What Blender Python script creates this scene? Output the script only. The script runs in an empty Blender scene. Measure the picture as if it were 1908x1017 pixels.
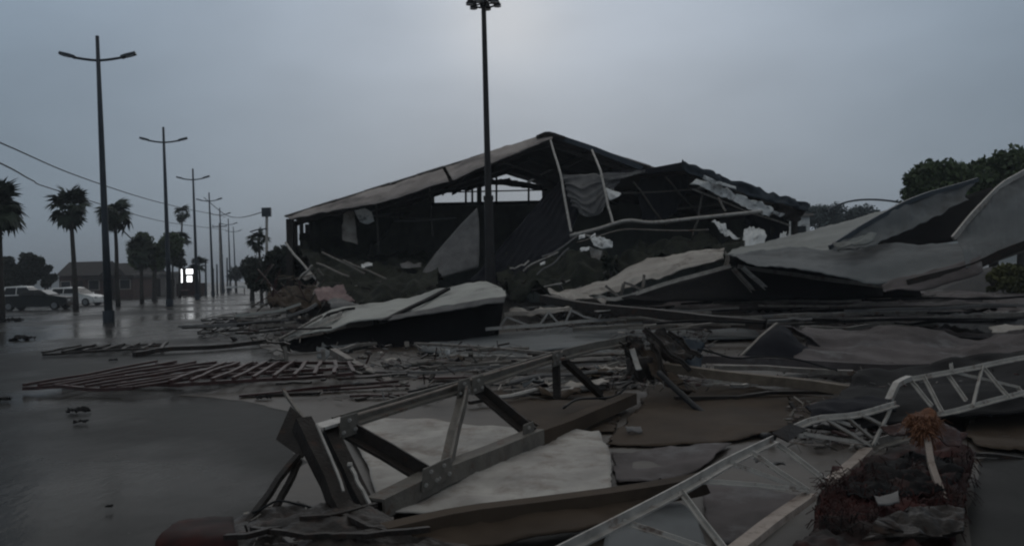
import bpy, math, random
from mathutils import Vector, Matrix, noise
import numpy as np

random.seed(7)
rng = np.random.default_rng(7)
scene = bpy.context.scene
COL = scene.collection

# ------------------------------------------------------------------ camera
F = 1600.0                                     # focal length in photo pixels (photo 1908 wide)
CX, CY = 954.0, 508.5
CAM_H = 1.6
ROLL = math.radians(1.6)
cr, sr = math.cos(ROLL), math.sin(ROLL)
cam_d = bpy.data.cameras.new('camera')
cam_d.sensor_width = 36.0
cam_d.lens = 36.0 * F / 1908.0
cam_d.clip_start = 0.05
cam_d.clip_end = 6000
cam = bpy.data.objects.new('camera', cam_d)
COL.objects.link(cam)
cam.matrix_world = Matrix(((cr, sr, 0, 0), (0, 0, -1, 0), (-sr, cr, 0, CAM_H), (0, 0, 0, 1)))
scene.camera = cam

# ------------------------------------------------------------------ world and sun (overcast dusk)
SUN_EL, SUN_AZ = math.radians(17.0), math.radians(0.5)     # weak sun behind cloud, straight ahead
world = bpy.data.worlds.new('World')
scene.world = world
world.use_nodes = True
wn, wl = world.node_tree.nodes, world.node_tree.links
wn.clear()
w_out = wn.new('ShaderNodeOutputWorld')
w_bg = wn.new('ShaderNodeBackground')
w_bg.inputs['Strength'].default_value = 0.1
w_sky = wn.new('ShaderNodeTexSky')
w_sky.sky_type = 'NISHITA'
w_sky.sun_disc = False
w_sky.sun_elevation = SUN_EL
w_sky.sun_rotation = SUN_AZ
w_tc = wn.new('ShaderNodeTexCoord')
GLOW_EL, GLOW_AZ = math.radians(22.0), math.radians(3.0)     # where the hidden sun brightens the cloud
w_dot = wn.new('ShaderNodeVectorMath'); w_dot.operation = 'DOT_PRODUCT'
w_dot.inputs[1].default_value = (math.sin(GLOW_AZ) * math.cos(GLOW_EL), math.cos(GLOW_AZ) * math.cos(GLOW_EL), math.sin(GLOW_EL))
wl.new(w_tc.outputs['Generated'], w_dot.inputs[0])
w_max = wn.new('ShaderNodeMath'); w_max.operation = 'MAXIMUM'; w_max.inputs[1].default_value = 0.0
wl.new(w_dot.outputs['Value'], w_max.inputs[0])
w_pow = wn.new('ShaderNodeMath'); w_pow.operation = 'POWER'; w_pow.inputs[1].default_value = 14.0
wl.new(w_max.outputs[0], w_pow.inputs[0])
w_sep = wn.new('ShaderNodeSeparateXYZ'); wl.new(w_tc.outputs['Generated'], w_sep.inputs[0])
w_ramp = wn.new('ShaderNodeValToRGB')                        # cloud deck from the horizon to overhead
cr_ = w_ramp.color_ramp
cr_.elements[0].position = 0.0; cr_.elements[0].color = (0.122, 0.155, 0.19, 1)
cr_.elements[1].position = 1.0; cr_.elements[1].color = (0.29, 0.295, 0.295, 1)
e = cr_.elements.new(0.10); e.color = (0.155, 0.197, 0.242, 1)
e = cr_.elements.new(0.30); e.color = (0.195, 0.252, 0.318, 1)
e = cr_.elements.new(0.60); e.color = (0.27, 0.29, 0.305, 1)
wl.new(w_sep.outputs['Z'], w_ramp.inputs[0])
w_map = wn.new('ShaderNodeMapping'); w_map.inputs['Scale'].default_value = (1.0, 1.0, 2.6)
wl.new(w_tc.outputs['Generated'], w_map.inputs[0])
w_noise = wn.new('ShaderNodeTexNoise')
w_noise.inputs['Scale'].default_value = 2.6
w_noise.inputs['Detail'].default_value = 5.0
w_noise.inputs['Roughness'].default_value = 0.5
wl.new(w_map.outputs[0], w_noise.inputs['Vector'])
w_nr = wn.new('ShaderNodeMapRange')
w_nr.inputs['From Min'].default_value = 0.3; w_nr.inputs['From Max'].default_value = 0.7
w_nr.inputs['To Min'].default_value = 9.6; w_nr.inputs['To Max'].default_value = 12.0
wl.new(w_noise.outputs[0], w_nr.inputs['Value'])
w_gl = wn.new('ShaderNodeVectorMath'); w_gl.operation = 'SCALE'
w_gl.inputs[0].default_value = (0.20, 0.19, 0.19)
wl.new(w_pow.outputs[0], w_gl.inputs['Scale'])
w_dot2 = wn.new('ShaderNodeVectorMath'); w_dot2.operation = 'DOT_PRODUCT'
w_dot2.inputs[1].default_value = (0.0, math.cos(SUN_EL), math.sin(SUN_EL))
wl.new(w_tc.outputs['Generated'], w_dot2.inputs[0])
w_mx2 = wn.new('ShaderNodeMath'); w_mx2.operation = 'MAXIMUM'; w_mx2.inputs[1].default_value = 0.0
wl.new(w_dot2.outputs['Value'], w_mx2.inputs[0])
w_pw2 = wn.new('ShaderNodeMath'); w_pw2.operation = 'POWER'; w_pw2.inputs[1].default_value = 420.0
wl.new(w_mx2.outputs[0], w_pw2.inputs[0])
w_gl2 = wn.new('ShaderNodeVectorMath'); w_gl2.operation = 'SCALE'
w_gl2.inputs[0].default_value = (0.10, 0.080, 0.052)
wl.new(w_pw2.outputs[0], w_gl2.inputs['Scale'])
w_ad2 = wn.new('ShaderNodeVectorMath'); w_ad2.operation = 'ADD'
wl.new(w_gl.outputs[0], w_ad2.inputs[0]); wl.new(w_gl2.outputs[0], w_ad2.inputs[1])
w_add = wn.new('ShaderNodeVectorMath'); w_add.operation = 'ADD'
wl.new(w_ramp.outputs[0], w_add.inputs[0]); wl.new(w_ad2.outputs[0], w_add.inputs[1])
w_mul = wn.new('ShaderNodeVectorMath'); w_mul.operation = 'SCALE'
wl.new(w_add.outputs[0], w_mul.inputs[0]); wl.new(w_nr.outputs[0], w_mul.inputs['Scale'])
w_mix = wn.new('ShaderNodeMix'); w_mix.data_type = 'RGBA'; w_mix.inputs[0].default_value = 0.012
wl.new(w_mul.outputs[0], w_mix.inputs[6]); wl.new(w_sky.outputs[0], w_mix.inputs[7])
wl.new(w_mix.outputs[2], w_bg.inputs['Color'])
wl.new(w_bg.outputs[0], w_out.inputs['Surface'])

sun_d = bpy.data.lights.new('sun', 'SUN')
sun_d.energy = 0.3
sun_d.angle = math.radians(60)
sun_d.color = (1.0, 0.95, 0.88)
sun = bpy.data.objects.new('sun', sun_d)
COL.objects.link(sun)
sdir = Vector((math.sin(SUN_AZ) * math.cos(SUN_EL), math.cos(SUN_AZ) * math.cos(SUN_EL), math.sin(SUN_EL)))
sun.rotation_euler = sdir.to_track_quat('Z', 'Y').to_euler()
sun.location = (0, 40, 40)

scene.view_settings.view_transform = 'Standard'
scene.view_settings.look = 'None'
scene.view_settings.exposure = 0.12
scene.view_settings.gamma = 1.0
scene.view_settings.use_curve_mapping = False
scene.render.engine = 'CYCLES'
scene.cycles.filter_width = 2.2
scene.cycles.max_bounces = 6
scene.cycles.use_denoising = True

# ------------------------------------------------------------------ points
def P(u, v, d):
    """world point that the photo shows at pixel (u, v), d metres ahead of the camera"""
    x, y = (u - CX) / F * d, (CY - v) / F * d
    return Vector((x * cr + y * sr, d, CAM_H - x * sr + y * cr))

def G(u, v, z=0.0):
    """world point at pixel (u, v) on the level z"""
    k = (-(u - CX) * sr + (CY - v) * cr) / F
    d = (z - CAM_H) / k
    return P(u, v, d)

def PX(u, d, z):
    """world point at depth d and height z, at photo column u"""
    k = (z - CAM_H) / d * F
    v = CY - (k + (u - CX) * sr) / cr
    return P(u, v, d)

# ------------------------------------------------------------------ object helpers
def tag(o, label, cat, group=None):
    o['label'] = label; o['category'] = cat
    if group: o['group'] = group
    return o

def wloc(o):
    v = Vector((0, 0, 0))
    while o is not None:
        v += o.location; o = o.parent
    return v

def thing(name, label, cat, loc=(0, 0, 0), group=None):
    o = bpy.data.objects.new(name, None)
    COL.objects.link(o)
    o.location = loc
    o.empty_display_size = 0.2
    return tag(o, label, cat, group)

def mesh(name, verts, faces, mat, parent=None, smooth=False, recenter=True):
    """one mesh object; verts in world space (recenter) or in the parent's own space"""
    vs = [Vector(v) for v in verts]
    if recenter:
        lo = Vector([min(v[i] for v in vs) for i in range(3)])
        hi = Vector([max(v[i] for v in vs) for i in range(3)])
        c = (lo + hi) / 2
        if parent is None: c.z = lo.z
        vs = [v - c for v in vs]
    me = bpy.data.meshes.new(name)
    me.from_pydata([tuple(v) for v in vs], [], faces)
    if smooth:
        me.polygons.foreach_set('use_smooth', [True] * len(me.polygons))
    mats = mat if isinstance(mat, list) else [mat]
    for m in mats: me.materials.append(m)
    o = bpy.data.objects.new(name, me)
    COL.objects.link(o)
    if parent is not None:
        o.parent = parent
        if recenter: o.location = c - wloc(parent)
    elif recenter:
        o.location = c
    return o

def rect(w, h): return [(-w/2, -h/2), (w/2, -h/2), (w/2, h/2), (-w/2, h/2)]
def circ(r, n=8): return [(r * math.cos(2*math.pi*i/n), r * math.sin(2*math.pi*i/n)) for i in range(n)]
def ell(w, h, t):                               # angle section
    return [(-w/2, -h/2), (w/2, -h/2), (w/2, -h/2 + t), (-w/2 + t, -h/2 + t), (-w/2 + t, h/2), (-w/2, h/2)]
def chan(w, h, t):                              # channel section, open below
    return [(-w/2, -h/2), (-w/2 + t, -h/2), (-w/2 + t, h/2 - t), (w/2 - t, h/2 - t), (w/2 - t, -h/2), (w/2, -h/2), (w/2, h/2), (-w/2, h/2)]

def sweep_geo(pts, sec, up=Vector((0, 0, 1)), taper=None):
    pts = [Vector(p) for p in pts]
    n, k = len(pts), len(sec)
    V, Fc = [], []
    for i, p in enumerate(pts):
        t = (pts[min(i+1, n-1)] - pts[max(i-1, 0)]).normalized()
        u_ = up if abs(t.dot(up)) < 0.97 else Vector((0, 1, 0))
        s = t.cross(u_).normalized(); w = s.cross(t).normalized()
        f = 1.0 if taper is None else taper[0] + (taper[1] - taper[0]) * i / (n - 1)
        for a, b in sec: V.append(p + s * a * f + w * b * f)
    for i in range(n - 1):
        for j in range(k):
            a, b = i*k + j, i*k + (j+1) % k
            Fc.append((a, a + k, b + k, b))
    Fc.append(tuple(range(k)))
    Fc.append(tuple(reversed(range((n-1)*k, n*k))))
    return V, Fc

def crom(L, t):
    n = len(L) - 1
    if n == 0: return L[0].copy()
    x = t * n; i = min(int(x), n - 1); f = x - i
    if n == 1: return L[0].lerp(L[1], f)
    p1, p2 = L[i], L[i+1]
    p0 = L[i-1] if i > 0 else p1 * 2 - p2
    p3 = L[i+2] if i + 2 <= n else p2 * 2 - p1
    return 0.5 * ((2*p1) + (p2 - p0)*f + (2*p0 - 5*p1 + 4*p2 - p3)*f*f + (3*p1 - p0 - 3*p2 + p3)*f*f*f)

def bent(pts, n, amp, seed=0.0):
    """resample a line smoothly and give it the slight kinks of wrecked steel"""
    pts = [Vector(p) for p in pts]
    out = []
    for i in range(n + 1):
        t = i / n
        p = crom(pts, t)
        e = math.sin(math.pi * t)
        q = Vector((seed * 3.1 + t * 3.0, seed * 1.7, 5.5))
        out.append(p + amp * e * Vector((noise.noise(q), noise.noise(q + Vector((9, 0, 0))), noise.noise(q + Vector((0, 9, 0))))))
    return out

SEED = [0.0]
def bar(name, pts, sec, mat, parent=None, bend=0.0, n=None, smooth=False, up=Vector((0, 0, 1)), taper=None):
    SEED[0] += 1.37
    if n is None: n = 6 if (bend or len(pts) > 2) else 1
    pts2 = bent(pts, n, bend, SEED[0]) if (n > 1) else [Vector(p) for p in pts]
    V, Fc = sweep_geo(pts2, sec, up, taper)
    return mesh(name, V, Fc, mat, parent, smooth)

def patch(name, rows, mat, parent=None, nu=24, nv=12, amp=0.05, sc=1.5, thick=0.01, rag=0.0, fold=None, smooth=True, corr=None):
    """a bent sheet: rows of control points, smoothly interpolated, wrinkled, with a real thickness"""
    SEED[0] += 2.11
    s0 = SEED[0]
    R = [[Vector(p) for p in r] for r in rows]
    g = []
    for j in range(nv + 1):
        fj = j / nv
        line = []
        for i in range(nu + 1):
            fi = i / nu
            line.append(crom([crom(r, fi) for r in R], fj))
        g.append(line)
    nrm = [[None] * (nu + 1) for _ in range(nv + 1)]
    for j in range(nv + 1):
        for i in range(nu + 1):
            a = g[j][min(i+1, nu)] - g[j][max(i-1, 0)]
            b = g[min(j+1, nv)][i] - g[max(j-1, 0)][i]
            c = a.cross(b)
            nrm[j][i] = c.normalized() if c.length > 1e-9 else Vector((0, 0, 1))
    top = []
    for j in range(nv + 1):
        for i in range(nu + 1):
            p = g[j][i]; nn = nrm[j][i]
            q = p * (1.0 / sc) + Vector((s0, s0 * .7, 0))
            h = noise.fractal(q, 0.9, 2.1, 4) * amp
            if fold:                               # (count, height, along 'u' or 'v', wobble)
                fcount, fh, ax, wob = fold
                t = (i / nu) if ax == 'u' else (j / nv)
                t += wob * noise.noise(q * 0.7)
                h += fh * (abs(math.sin(math.pi * t * fcount)) ** 0.6)
            if corr:
                ncor, hc, ax = corr
                t = (i / nu) if ax == 'u' else (j / nv)
                h += hc * math.sin(2 * math.pi * ncor * t)
            p = p + nn * h
            if rag and (i in (0, nu) or j in (0, nv)):
                c = R[len(R)//2][len(R[0])//2]
                d = (c - p).normalized()
                p = p + d * rag * (0.5 + 0.9 * noise.noise(p * 3.3 + Vector((s0, 0, 0)))) * random.uniform(0.2, 1.0)
            top.append(p)
    W = nu + 1
    bot = [top[j*W + i] - nrm[j][i] * thick for j in range(nv + 1) for i in range(W)]
    N = len(top)
    Fc = []
    for j in range(nv):
        for i in range(nu):
            a = j*W + i
            Fc.append((a, a + 1, a + 1 + W, a + W))
            Fc.append((N + a, N + a + W, N + a + 1 + W, N + a + 1))
    for i in range(nu):
        Fc.append((i, N + i, N + i + 1, i + 1))
        a = nv*W + i
        Fc.append((a, a + 1, N + a + 1, N + a))
    for j in range(nv):
        a = j*W
        Fc.append((a, a + W, N + a + W, N + a))
        b = j*W + nu
        Fc.append((b, N + b, N + b + W, b + W))
    return mesh(name, top + bot, Fc, mat, parent, smooth)

def box_geo(lo, hi):
    x0, y0, z0 = lo; x1, y1, z1 = hi
    return ([(x0,y0,z0),(x1,y0,z0),(x1,y1,z0),(x0,y1,z0),(x0,y0,z1),(x1,y0,z1),(x1,y1,z1),(x0,y1,z1)],
            [(0,3,2,1),(4,5,6,7),(0,1,5,4),(1,2,6,5),(2,3,7,6),(3,0,4,7)])

def box(name, lo, hi, mat, parent=None):
    V, Fc = box_geo(lo, hi)
    return mesh(name, V, Fc, mat, parent)

def lbox(name, lo, hi, mat, parent):                # in the parent's own space
    V, Fc = box_geo(lo, hi)
    return mesh(name, V, Fc, mat, parent, recenter=False)

def slab(name, poly, thick, mat, parent=None):
    """flat plate from a polygon of world points"""
    p = [Vector(q) for q in poly]
    n = (p[1] - p[0]).cross(p[2] - p[0]).normalized() * thick
    k = len(p)
    V = p + [q - n for q in p]
    Fc = [tuple(range(k)), tuple(reversed(range(k, 2*k)))]
    for i in range(k):
        j = (i + 1) % k
        Fc.append((i, k + i, k + j, j))
    return mesh(name, V, Fc, mat, parent)

def copy_tree(o, parent=None):
    c = o.copy(); COL.objects.link(c)
    if parent is not None: c.parent = parent
    for ch in list(o.children): copy_tree(ch, c)
    return c

# ------------------------------------------------------------------ materials
def M(name, c1, c2=None, scale=3.0, rough=0.6, metal=0.0, bump=0.0, bscale=None, spots=None, spot_scale=4.0, spot_lo=0.55, spot_hi=0.68,
      rough2=None, spec=0.22, trans=0.0, stretch=None, crease=0):
    m = bpy.data.materials.new(name); m.use_nodes = True
    nt = m.node_tree; N, L = nt.nodes, nt.links
    b = N['Principled BSDF']
    b.inputs['Roughness'].default_value = rough
    b.inputs['Metallic'].default_value = metal
    b.inputs['Specular IOR Level'].default_value = spec
    tc = N.new('ShaderNodeTexCoord')
    vec = tc.outputs['Object']
    if stretch:
        mp = N.new('ShaderNodeMapping'); mp.inputs['Scale'].default_value = stretch
        L.new(vec, mp.inputs[0]); vec = mp.outputs[0]
    if c2 is None: c2 = tuple(x * 0.65 for x in c1)
    nz = N.new('ShaderNodeTexNoise'); nz.inputs['Scale'].default_value = scale; nz.inputs['Detail'].default_value = 8; nz.inputs['Roughness'].default_value = 0.62
    L.new(vec, nz.inputs['Vector'])
    rp = N.new('ShaderNodeMapRange'); rp.inputs['From Min'].default_value = 0.32; rp.inputs['From Max'].default_value = 0.68
    L.new(nz.outputs[0], rp.inputs['Value'])
    mx = N.new('ShaderNodeMix'); mx.data_type = 'RGBA'
    mx.inputs[6].default_value = (*c1, 1); mx.inputs[7].default_value = (*c2, 1)
    L.new(rp.outputs[0], mx.inputs[0])
    colr = mx.outputs[2]
    if spots:
        n2 = N.new('ShaderNodeTexNoise'); n2.inputs['Scale'].default_value = spot_scale; n2.inputs['Detail'].default_value = 9; n2.inputs['Roughness'].default_value = 0.7
        off = N.new('ShaderNodeVectorMath'); off.operation = 'ADD'; off.inputs[1].default_value = (3.3, 1.7, 8.1)
        L.new(vec, off.inputs[0]); L.new(off.outputs[0], n2.inputs['Vector'])
        r2 = N.new('ShaderNodeMapRange'); r2.inputs['From Min'].default_value = spot_lo; r2.inputs['From Max'].default_value = spot_hi
        L.new(n2.outputs[0], r2.inputs['Value'])
        m2 = N.new('ShaderNodeMix'); m2.data_type = 'RGBA'
        L.new(r2.outputs[0], m2.inputs[0]); L.new(colr, m2.inputs[6]); m2.inputs[7].default_value = (*spots, 1)
        colr = m2.outputs[2]
    L.new(colr, b.inputs['Base Color'])
    if rough2 is not None:
        r3 = N.new('ShaderNodeMapRange'); r3.inputs['To Min'].default_value = rough; r3.inputs['To Max'].default_value = rough2
        L.new(rp.outputs[0], r3.inputs['Value']); L.new(r3.outputs[0], b.inputs['Roughness'])
    if bump:
        n4 = N.new('ShaderNodeTexNoise'); n4.inputs['Scale'].default_value = bscale or scale * 6; n4.inputs['Detail'].default_value = 6
        if crease: n4.noise_type = 'RIDGED_MULTIFRACTAL'; n4.inputs['Scale'].default_value = crease; n4.inputs['Detail'].default_value = 4
        L.new(vec, n4.inputs['Vector'])
        bp = N.new('ShaderNodeBump'); bp.inputs['Strength'].default_value = bump; bp.inputs['Distance'].default_value = 0.05 if crease else 0.02
        L.new(n4.outputs[0], bp.inputs['Height']); L.new(bp.outputs[0], b.inputs['Normal'])
    return m

RUST = (0.085, 0.036, 0.018)
m_galv   = M('galvanised_steel', (0.42, 0.395, 0.365), (0.25, 0.235, 0.215), 9, 0.45, 0.25, 0.2, spots=(0.16, 0.11, 0.085), spot_scale=7)
m_steel  = M('weathered_steel', (0.21, 0.19, 0.165), (0.115, 0.10, 0.088), 7, 0.55, 0.2, 0.25, spots=RUST, spot_scale=6)
m_pale   = M('pale_painted_steel', (0.45, 0.42, 0.38), (0.28, 0.26, 0.235), 6, 0.5, 0.0, 0.2, spots=(0.13, 0.09, 0.07), spot_scale=9)
m_dark   = M('dark_rusty_steel', (0.038, 0.031, 0.027), (0.018, 0.015, 0.013), 8, 0.5, 0.1, 0.4, spots=(0.055, 0.028, 0.018), spot_scale=5, spec=0.15)
m_red    = M('dark_red_paint', (0.060, 0.0105, 0.0065), (0.015, 0.005, 0.0045), 5, 0.75, 0.0, 0.3, spots=(0.012, 0.009, 0.008), spot_scale=1.8, spot_lo=.40, spot_hi=.62, crease=3)
m_tan    = M('tan_painted_steel', (0.36, 0.295, 0.25), (0.24, 0.195, 0.165), 7, 0.6, 0, 0.3, spots=(0.13, 0.085, 0.06), spot_scale=8)
m_truss  = M('brown_grey_steel', (0.155, 0.14, 0.12), (0.085, 0.076, 0.066), 7, 0.6, 0.1, 0.3, spots=RUST, spot_scale=5)
m_redbr  = M('red_brown_timber', (0.075, 0.036, 0.031), (0.034, 0.019, 0.017), 6, 0.5, 0, 0.4, stretch=(1, 1, 3))
m_rust   = M('orange_rust', (0.20, 0.085, 0.040), (0.085, 0.036, 0.021), 9, 0.75, 0, 0.6, spots=(0.05, 0.022, 0.016), spot_scale=6)
m_wood   = M('weathered_timber', (0.17, 0.135, 0.10), (0.085, 0.066, 0.05), 5, 0.7, 0, 0.4)
m_sheet  = M('pale_cladding', (0.45, 0.42, 0.38), (0.25, 0.23, 0.21), 2.2, 0.75, 0, 0.35, spots=(0.155, 0.115, 0.09), spot_scale=2.6, spot_lo=0.49, spot_hi=0.70, crease=2.2)
m_tarp   = M('pale_tarpaulin', (0.40, 0.395, 0.36), (0.30, 0.295, 0.27), 0.9, 0.75, 0, 0.35, spots=(0.09, 0.085, 0.08), spot_scale=1.4, spot_lo=0.56, spot_hi=0.78, crease=1.2)
m_cream  = M('cream_sheet', (0.42, 0.38, 0.335), (0.25, 0.22, 0.195), 1.1, 0.75, 0, 0.25, spots=(0.08, 0.06, 0.05), spot_scale=1.6, spot_lo=0.52, spot_hi=0.72, crease=1.6)
m_roof   = M('grey_roof_sheet', (0.15, 0.155, 0.155), (0.095, 0.10, 0.10), 0.8, 0.75, 0, 0.35, spots=(0.055, 0.05, 0.047), spot_scale=0.9, spot_lo=0.5, spot_hi=0.75, crease=0.9)
m_roofp  = M('pale_roof_sheet', (0.23, 0.235, 0.22), (0.16, 0.165, 0.155), 0.6, 0.75, 0, 0.35, spots=(0.09, 0.085, 0.075), spot_scale=0.8, spot_lo=0.5, spot_hi=0.75, crease=0.9)
m_purple = M('mauve_grey_tarpaulin', (0.135, 0.117, 0.115), (0.052, 0.044, 0.042), 1.1, 0.75, 0, 0.35, spots=(0.19, 0.185, 0.185), spot_scale=1.2, spot_lo=0.55, spot_hi=0.75, crease=1.6, spec=0.07)
m_brown  = M('brown_tarpaulin', (0.078, 0.057, 0.041), (0.042, 0.031, 0.023), 0.8, 0.75, 0, 0.25, spots=(0.022, 0.018, 0.016), spot_scale=0.9, spot_lo=0.5, spot_hi=0.75, crease=1.4, spec=0.07)
m_black  = M('black_tarp_and_shade', (0.013, 0.012, 0.012), (0.008, 0.0075, 0.008), 2, 0.75, 0, 0.3, spec=0.07)  # real tarpaulins, and the black sheets that stand in for deep shade
m_drape  = M('dark_grey_drape', (0.022, 0.022, 0.026), (0.013, 0.013, 0.016), 1.2, 0.8, 0, 0.3, crease=1.5, spec=0.07)
m_green  = M('dark_green_netting', (0.034, 0.036, 0.024), (0.012, 0.0125, 0.010), 3, 0.9, 0, 0.5)
m_gcloth = M('grey_cloth', (0.19, 0.18, 0.172), (0.11, 0.104, 0.10), 2.5, 0.85, 0, 0.3, crease=3)
m_white  = M('white_lining', (0.80, 0.79, 0.76), (0.58, 0.57, 0.55), 2.2, 0.8, 0, 0.4, spots=(0.16, 0.155, 0.15), spot_scale=2.6)
m_pink   = M('faded_pink_cloth', (0.30, 0.215, 0.20), (0.17, 0.12, 0.115), 2.2, 0.85, 0, 0.4, crease=3)
m_fascia = M('brown_grey_fascia', (0.36, 0.315, 0.29), (0.22, 0.19, 0.175), 0.7, 0.75, 0, 0.2, spots=(0.10, 0.085, 0.08), spot_scale=0.8, spot_lo=0.5, spot_hi=0.7)
m_wall   = M('dark_wall_panel', (0.34, 0.345, 0.30), (0.20, 0.21, 0.175), 1.2, 0.8, 0, 0.2)
m_lamp   = M('dark_blue_grey_pole', (0.045, 0.055, 0.065), (0.028, 0.034, 0.042), 2, 0.45, 0.2)
m_glass  = M('lamp_glass', (0.55, 0.58, 0.60), (0.45, 0.47, 0.5), 3, 0.15)
m_fpole  = M('rusty_dark_pole', (0.035, 0.031, 0.029), (0.020, 0.018, 0.018), 2, 0.5, 0.2, 0.2)
m_cable  = M('black_cable', (0.014, 0.014, 0.015), (0.010, 0.010, 0.011), 5, 0.6)
m_bark   = M('palm_bark', (0.055, 0.048, 0.042), (0.03, 0.027, 0.024), 6, 0.9, 0, 0.5)
m_haze   = M('haze_tinted_foliage', (0.085, 0.105, 0.10), (0.05, 0.065, 0.064), 0.5, 0.8)  # blue-grey of distance haze put into the leaf colour
m_palm   = M('palm_leaf', (0.034, 0.048, 0.030), (0.020, 0.030, 0.020), 2.5, 0.6)
m_leaf   = M('dark_foliage', (0.075, 0.105, 0.040), (0.030, 0.046, 0.020), 0.9, 0.65)
m_leaf2  = M('deep_foliage', (0.026, 0.034, 0.020), (0.012, 0.016, 0.012), 0.9, 0.65)
m_leaf3  = M('yellowish_foliage', (0.10, 0.10, 0.03), (0.05, 0.055, 0.02), 1.2, 0.7)
m_brick  = M('dull_brick_wall', (0.10, 0.06, 0.05), (0.06, 0.04, 0.036), 1.5, 0.85, 0, 0.3)
m_plast  = M('dull_plaster', (0.24, 0.22, 0.205), (0.16, 0.145, 0.135), 0.8, 0.85, 0, 0.2)
m_tile   = M('grey_brown_roof', (0.26, 0.235, 0.215), (0.15, 0.135, 0.125), 1.5, 0.8)
m_hroof  = M('dark_house_roof', (0.06, 0.053, 0.05), (0.038, 0.034, 0.032), 1.5, 0.85)
m_blue   = M('pale_blue_paint', (0.30, 0.34, 0.42), (0.22, 0.25, 0.31), 1.2, 0.6)
m_carw   = M('white_car_paint', (0.82, 0.80, 0.76), (0.74, 0.72, 0.69), 2, 0.3, 0, 0, spec=0.6)
m_carg   = M('dark_car_paint', (0.014, 0.016, 0.015), (0.010, 0.011, 0.011), 2, 0.45, 0, 0, spec=0.3)
m_win    = M('dark_glass', (0.012, 0.014, 0.016), (0.010, 0.011, 0.013), 2, 0.08, 0, 0)
m_tyre   = M('tyre_rubber', (0.016, 0.016, 0.016), (0.012, 0.012, 0.012), 5, 0.8)
m_rim    = M('wheel_rim', (0.25, 0.25, 0.25), (0.18, 0.18, 0.18), 4, 0.4, 0.5)
m_lens   = M('headlight_lens', (0.55, 0.55, 0.55), (0.45, 0.45, 0.45), 4, 0.15)
m_tail   = M('tail_light_lens', (0.20, 0.01, 0.01), (0.14, 0.01, 0.01), 4, 0.2)

def emit(name, c, s):
    m = bpy.data.materials.new(name); m.use_nodes = True
    N, L = m.node_tree.nodes, m.node_tree.links
    b = N['Principled BSDF']
    tc = N.new('ShaderNodeTexCoord'); nz = N.new('ShaderNodeTexNoise'); nz.inputs['Scale'].default_value = 3
    L.new(tc.outputs['Object'], nz.inputs['Vector'])
    r = N.new('ShaderNodeMapRange'); r.inputs['To Min'].default_value = s * 0.6; r.inputs['To Max'].default_value = s * 1.3
    L.new(nz.outputs[0], r.inputs['Value']); L.new(r.outputs[0], b.inputs['Emission Strength'])
    b.inputs['Base Color'].default_value = (0.7, 0.7, 0.7, 1)
    b.inputs['Emission Color'].default_value = (*c, 1)
    return m
m_lit = emit('backlit_panel', (0.95, 0.98, 1.0), 3.2)

# wet ground: asphalt under a broken film of muddy water
def ground_mat():
    m = bpy.data.materials.new('flooded_asphalt'); m.use_nodes = True
    N, L = m.node_tree.nodes, m.node_tree.links
    b = N['Principled BSDF']
    tc = N.new('ShaderNodeTexCoord')
    big = N.new('ShaderNodeTexNoise'); big.inputs['Scale'].default_value = 0.16; big.inputs['Detail'].default_value = 7; big.inputs['Roughness'].default_value = 0.6
    L.new(tc.outputs['Object'], big.inputs['Vector'])
    wet = N.new('ShaderNodeMapRange'); wet.inputs['From Min'].default_value = 0.40; wet.inputs['From Max'].default_value = 0.60
    L.new(big.outputs[0], wet.inputs['Value'])
    fine = N.new('ShaderNodeTexNoise'); fine.inputs['Scale'].default_value = 2.2; fine.inputs['Detail'].default_value = 9; fine.inputs['Roughness'].default_value = 0.65
    L.new(tc.outputs['Object'], fine.inputs['Vector'])
    c1 = N.new('ShaderNodeMix'); c1.data_type = 'RGBA'
    c1.inputs[6].default_value = (0.022, 0.0217, 0.021, 1); c1.inputs[7].default_value = (0.042, 0.041, 0.039, 1)
    L.new(fine.outputs[0], c1.inputs[0])
    c2 = N.new('ShaderNodeMix'); c2.data_type = 'RGBA'
    L.new(wet.outputs[0], c2.inputs[0]); L.new(c1.outputs[2], c2.inputs[6]); c2.inputs[7].default_value = (0.036, 0.0335, 0.030, 1)
    L.new(c2.outputs[2], b.inputs['Base Color'])
    rg = N.new('ShaderNodeMapRange'); rg.inputs['To Min'].default_value = 0.42; rg.inputs['To Max'].default_value = 0.15
    L.new(wet.outputs[0], rg.inputs['Value']); L.new(rg.outputs[0], b.inputs['Roughness'])
    b.inputs['IOR'].default_value = 1.055
    b.inputs['Specular IOR Level'].default_value = 0.5
    mp = N.new('ShaderNodeMapping'); mp.inputs['Scale'].default_value = (1.0, 0.55, 1.0); mp.inputs['Rotation'].default_value = (0, 0, 0.4)
    L.new(tc.outputs['Object'], mp.inputs[0])
    rip = N.new('ShaderNodeTexNoise'); rip.inputs['Scale'].default_value = 2.6; rip.inputs['Detail'].default_value = 5; rip.inputs['Roughness'].default_value = 0.6
    L.new(mp.outputs[0], rip.inputs['Vector'])
    bp = N.new('ShaderNodeBump'); bp.inputs['Strength'].default_value = 0.21; bp.inputs['Distance'].default_value = 0.05
    L.new(rip.outputs[0], bp.inputs['Height']); L.new(bp.outputs[0], b.inputs['Normal'])
    return m
m_ground = ground_mat()

# ------------------------------------------------------------------ ground
def struct(o): o['kind'] = 'structure'; return o
def stuff(o): o['kind'] = 'stuff'; return o
struct(mesh('ground', [(-1200, -40, 0), (1200, -40, 0), (1200, 1400, 0), (-1200, 1400, 0)], [(0, 1, 2, 3)], m_ground))

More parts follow.
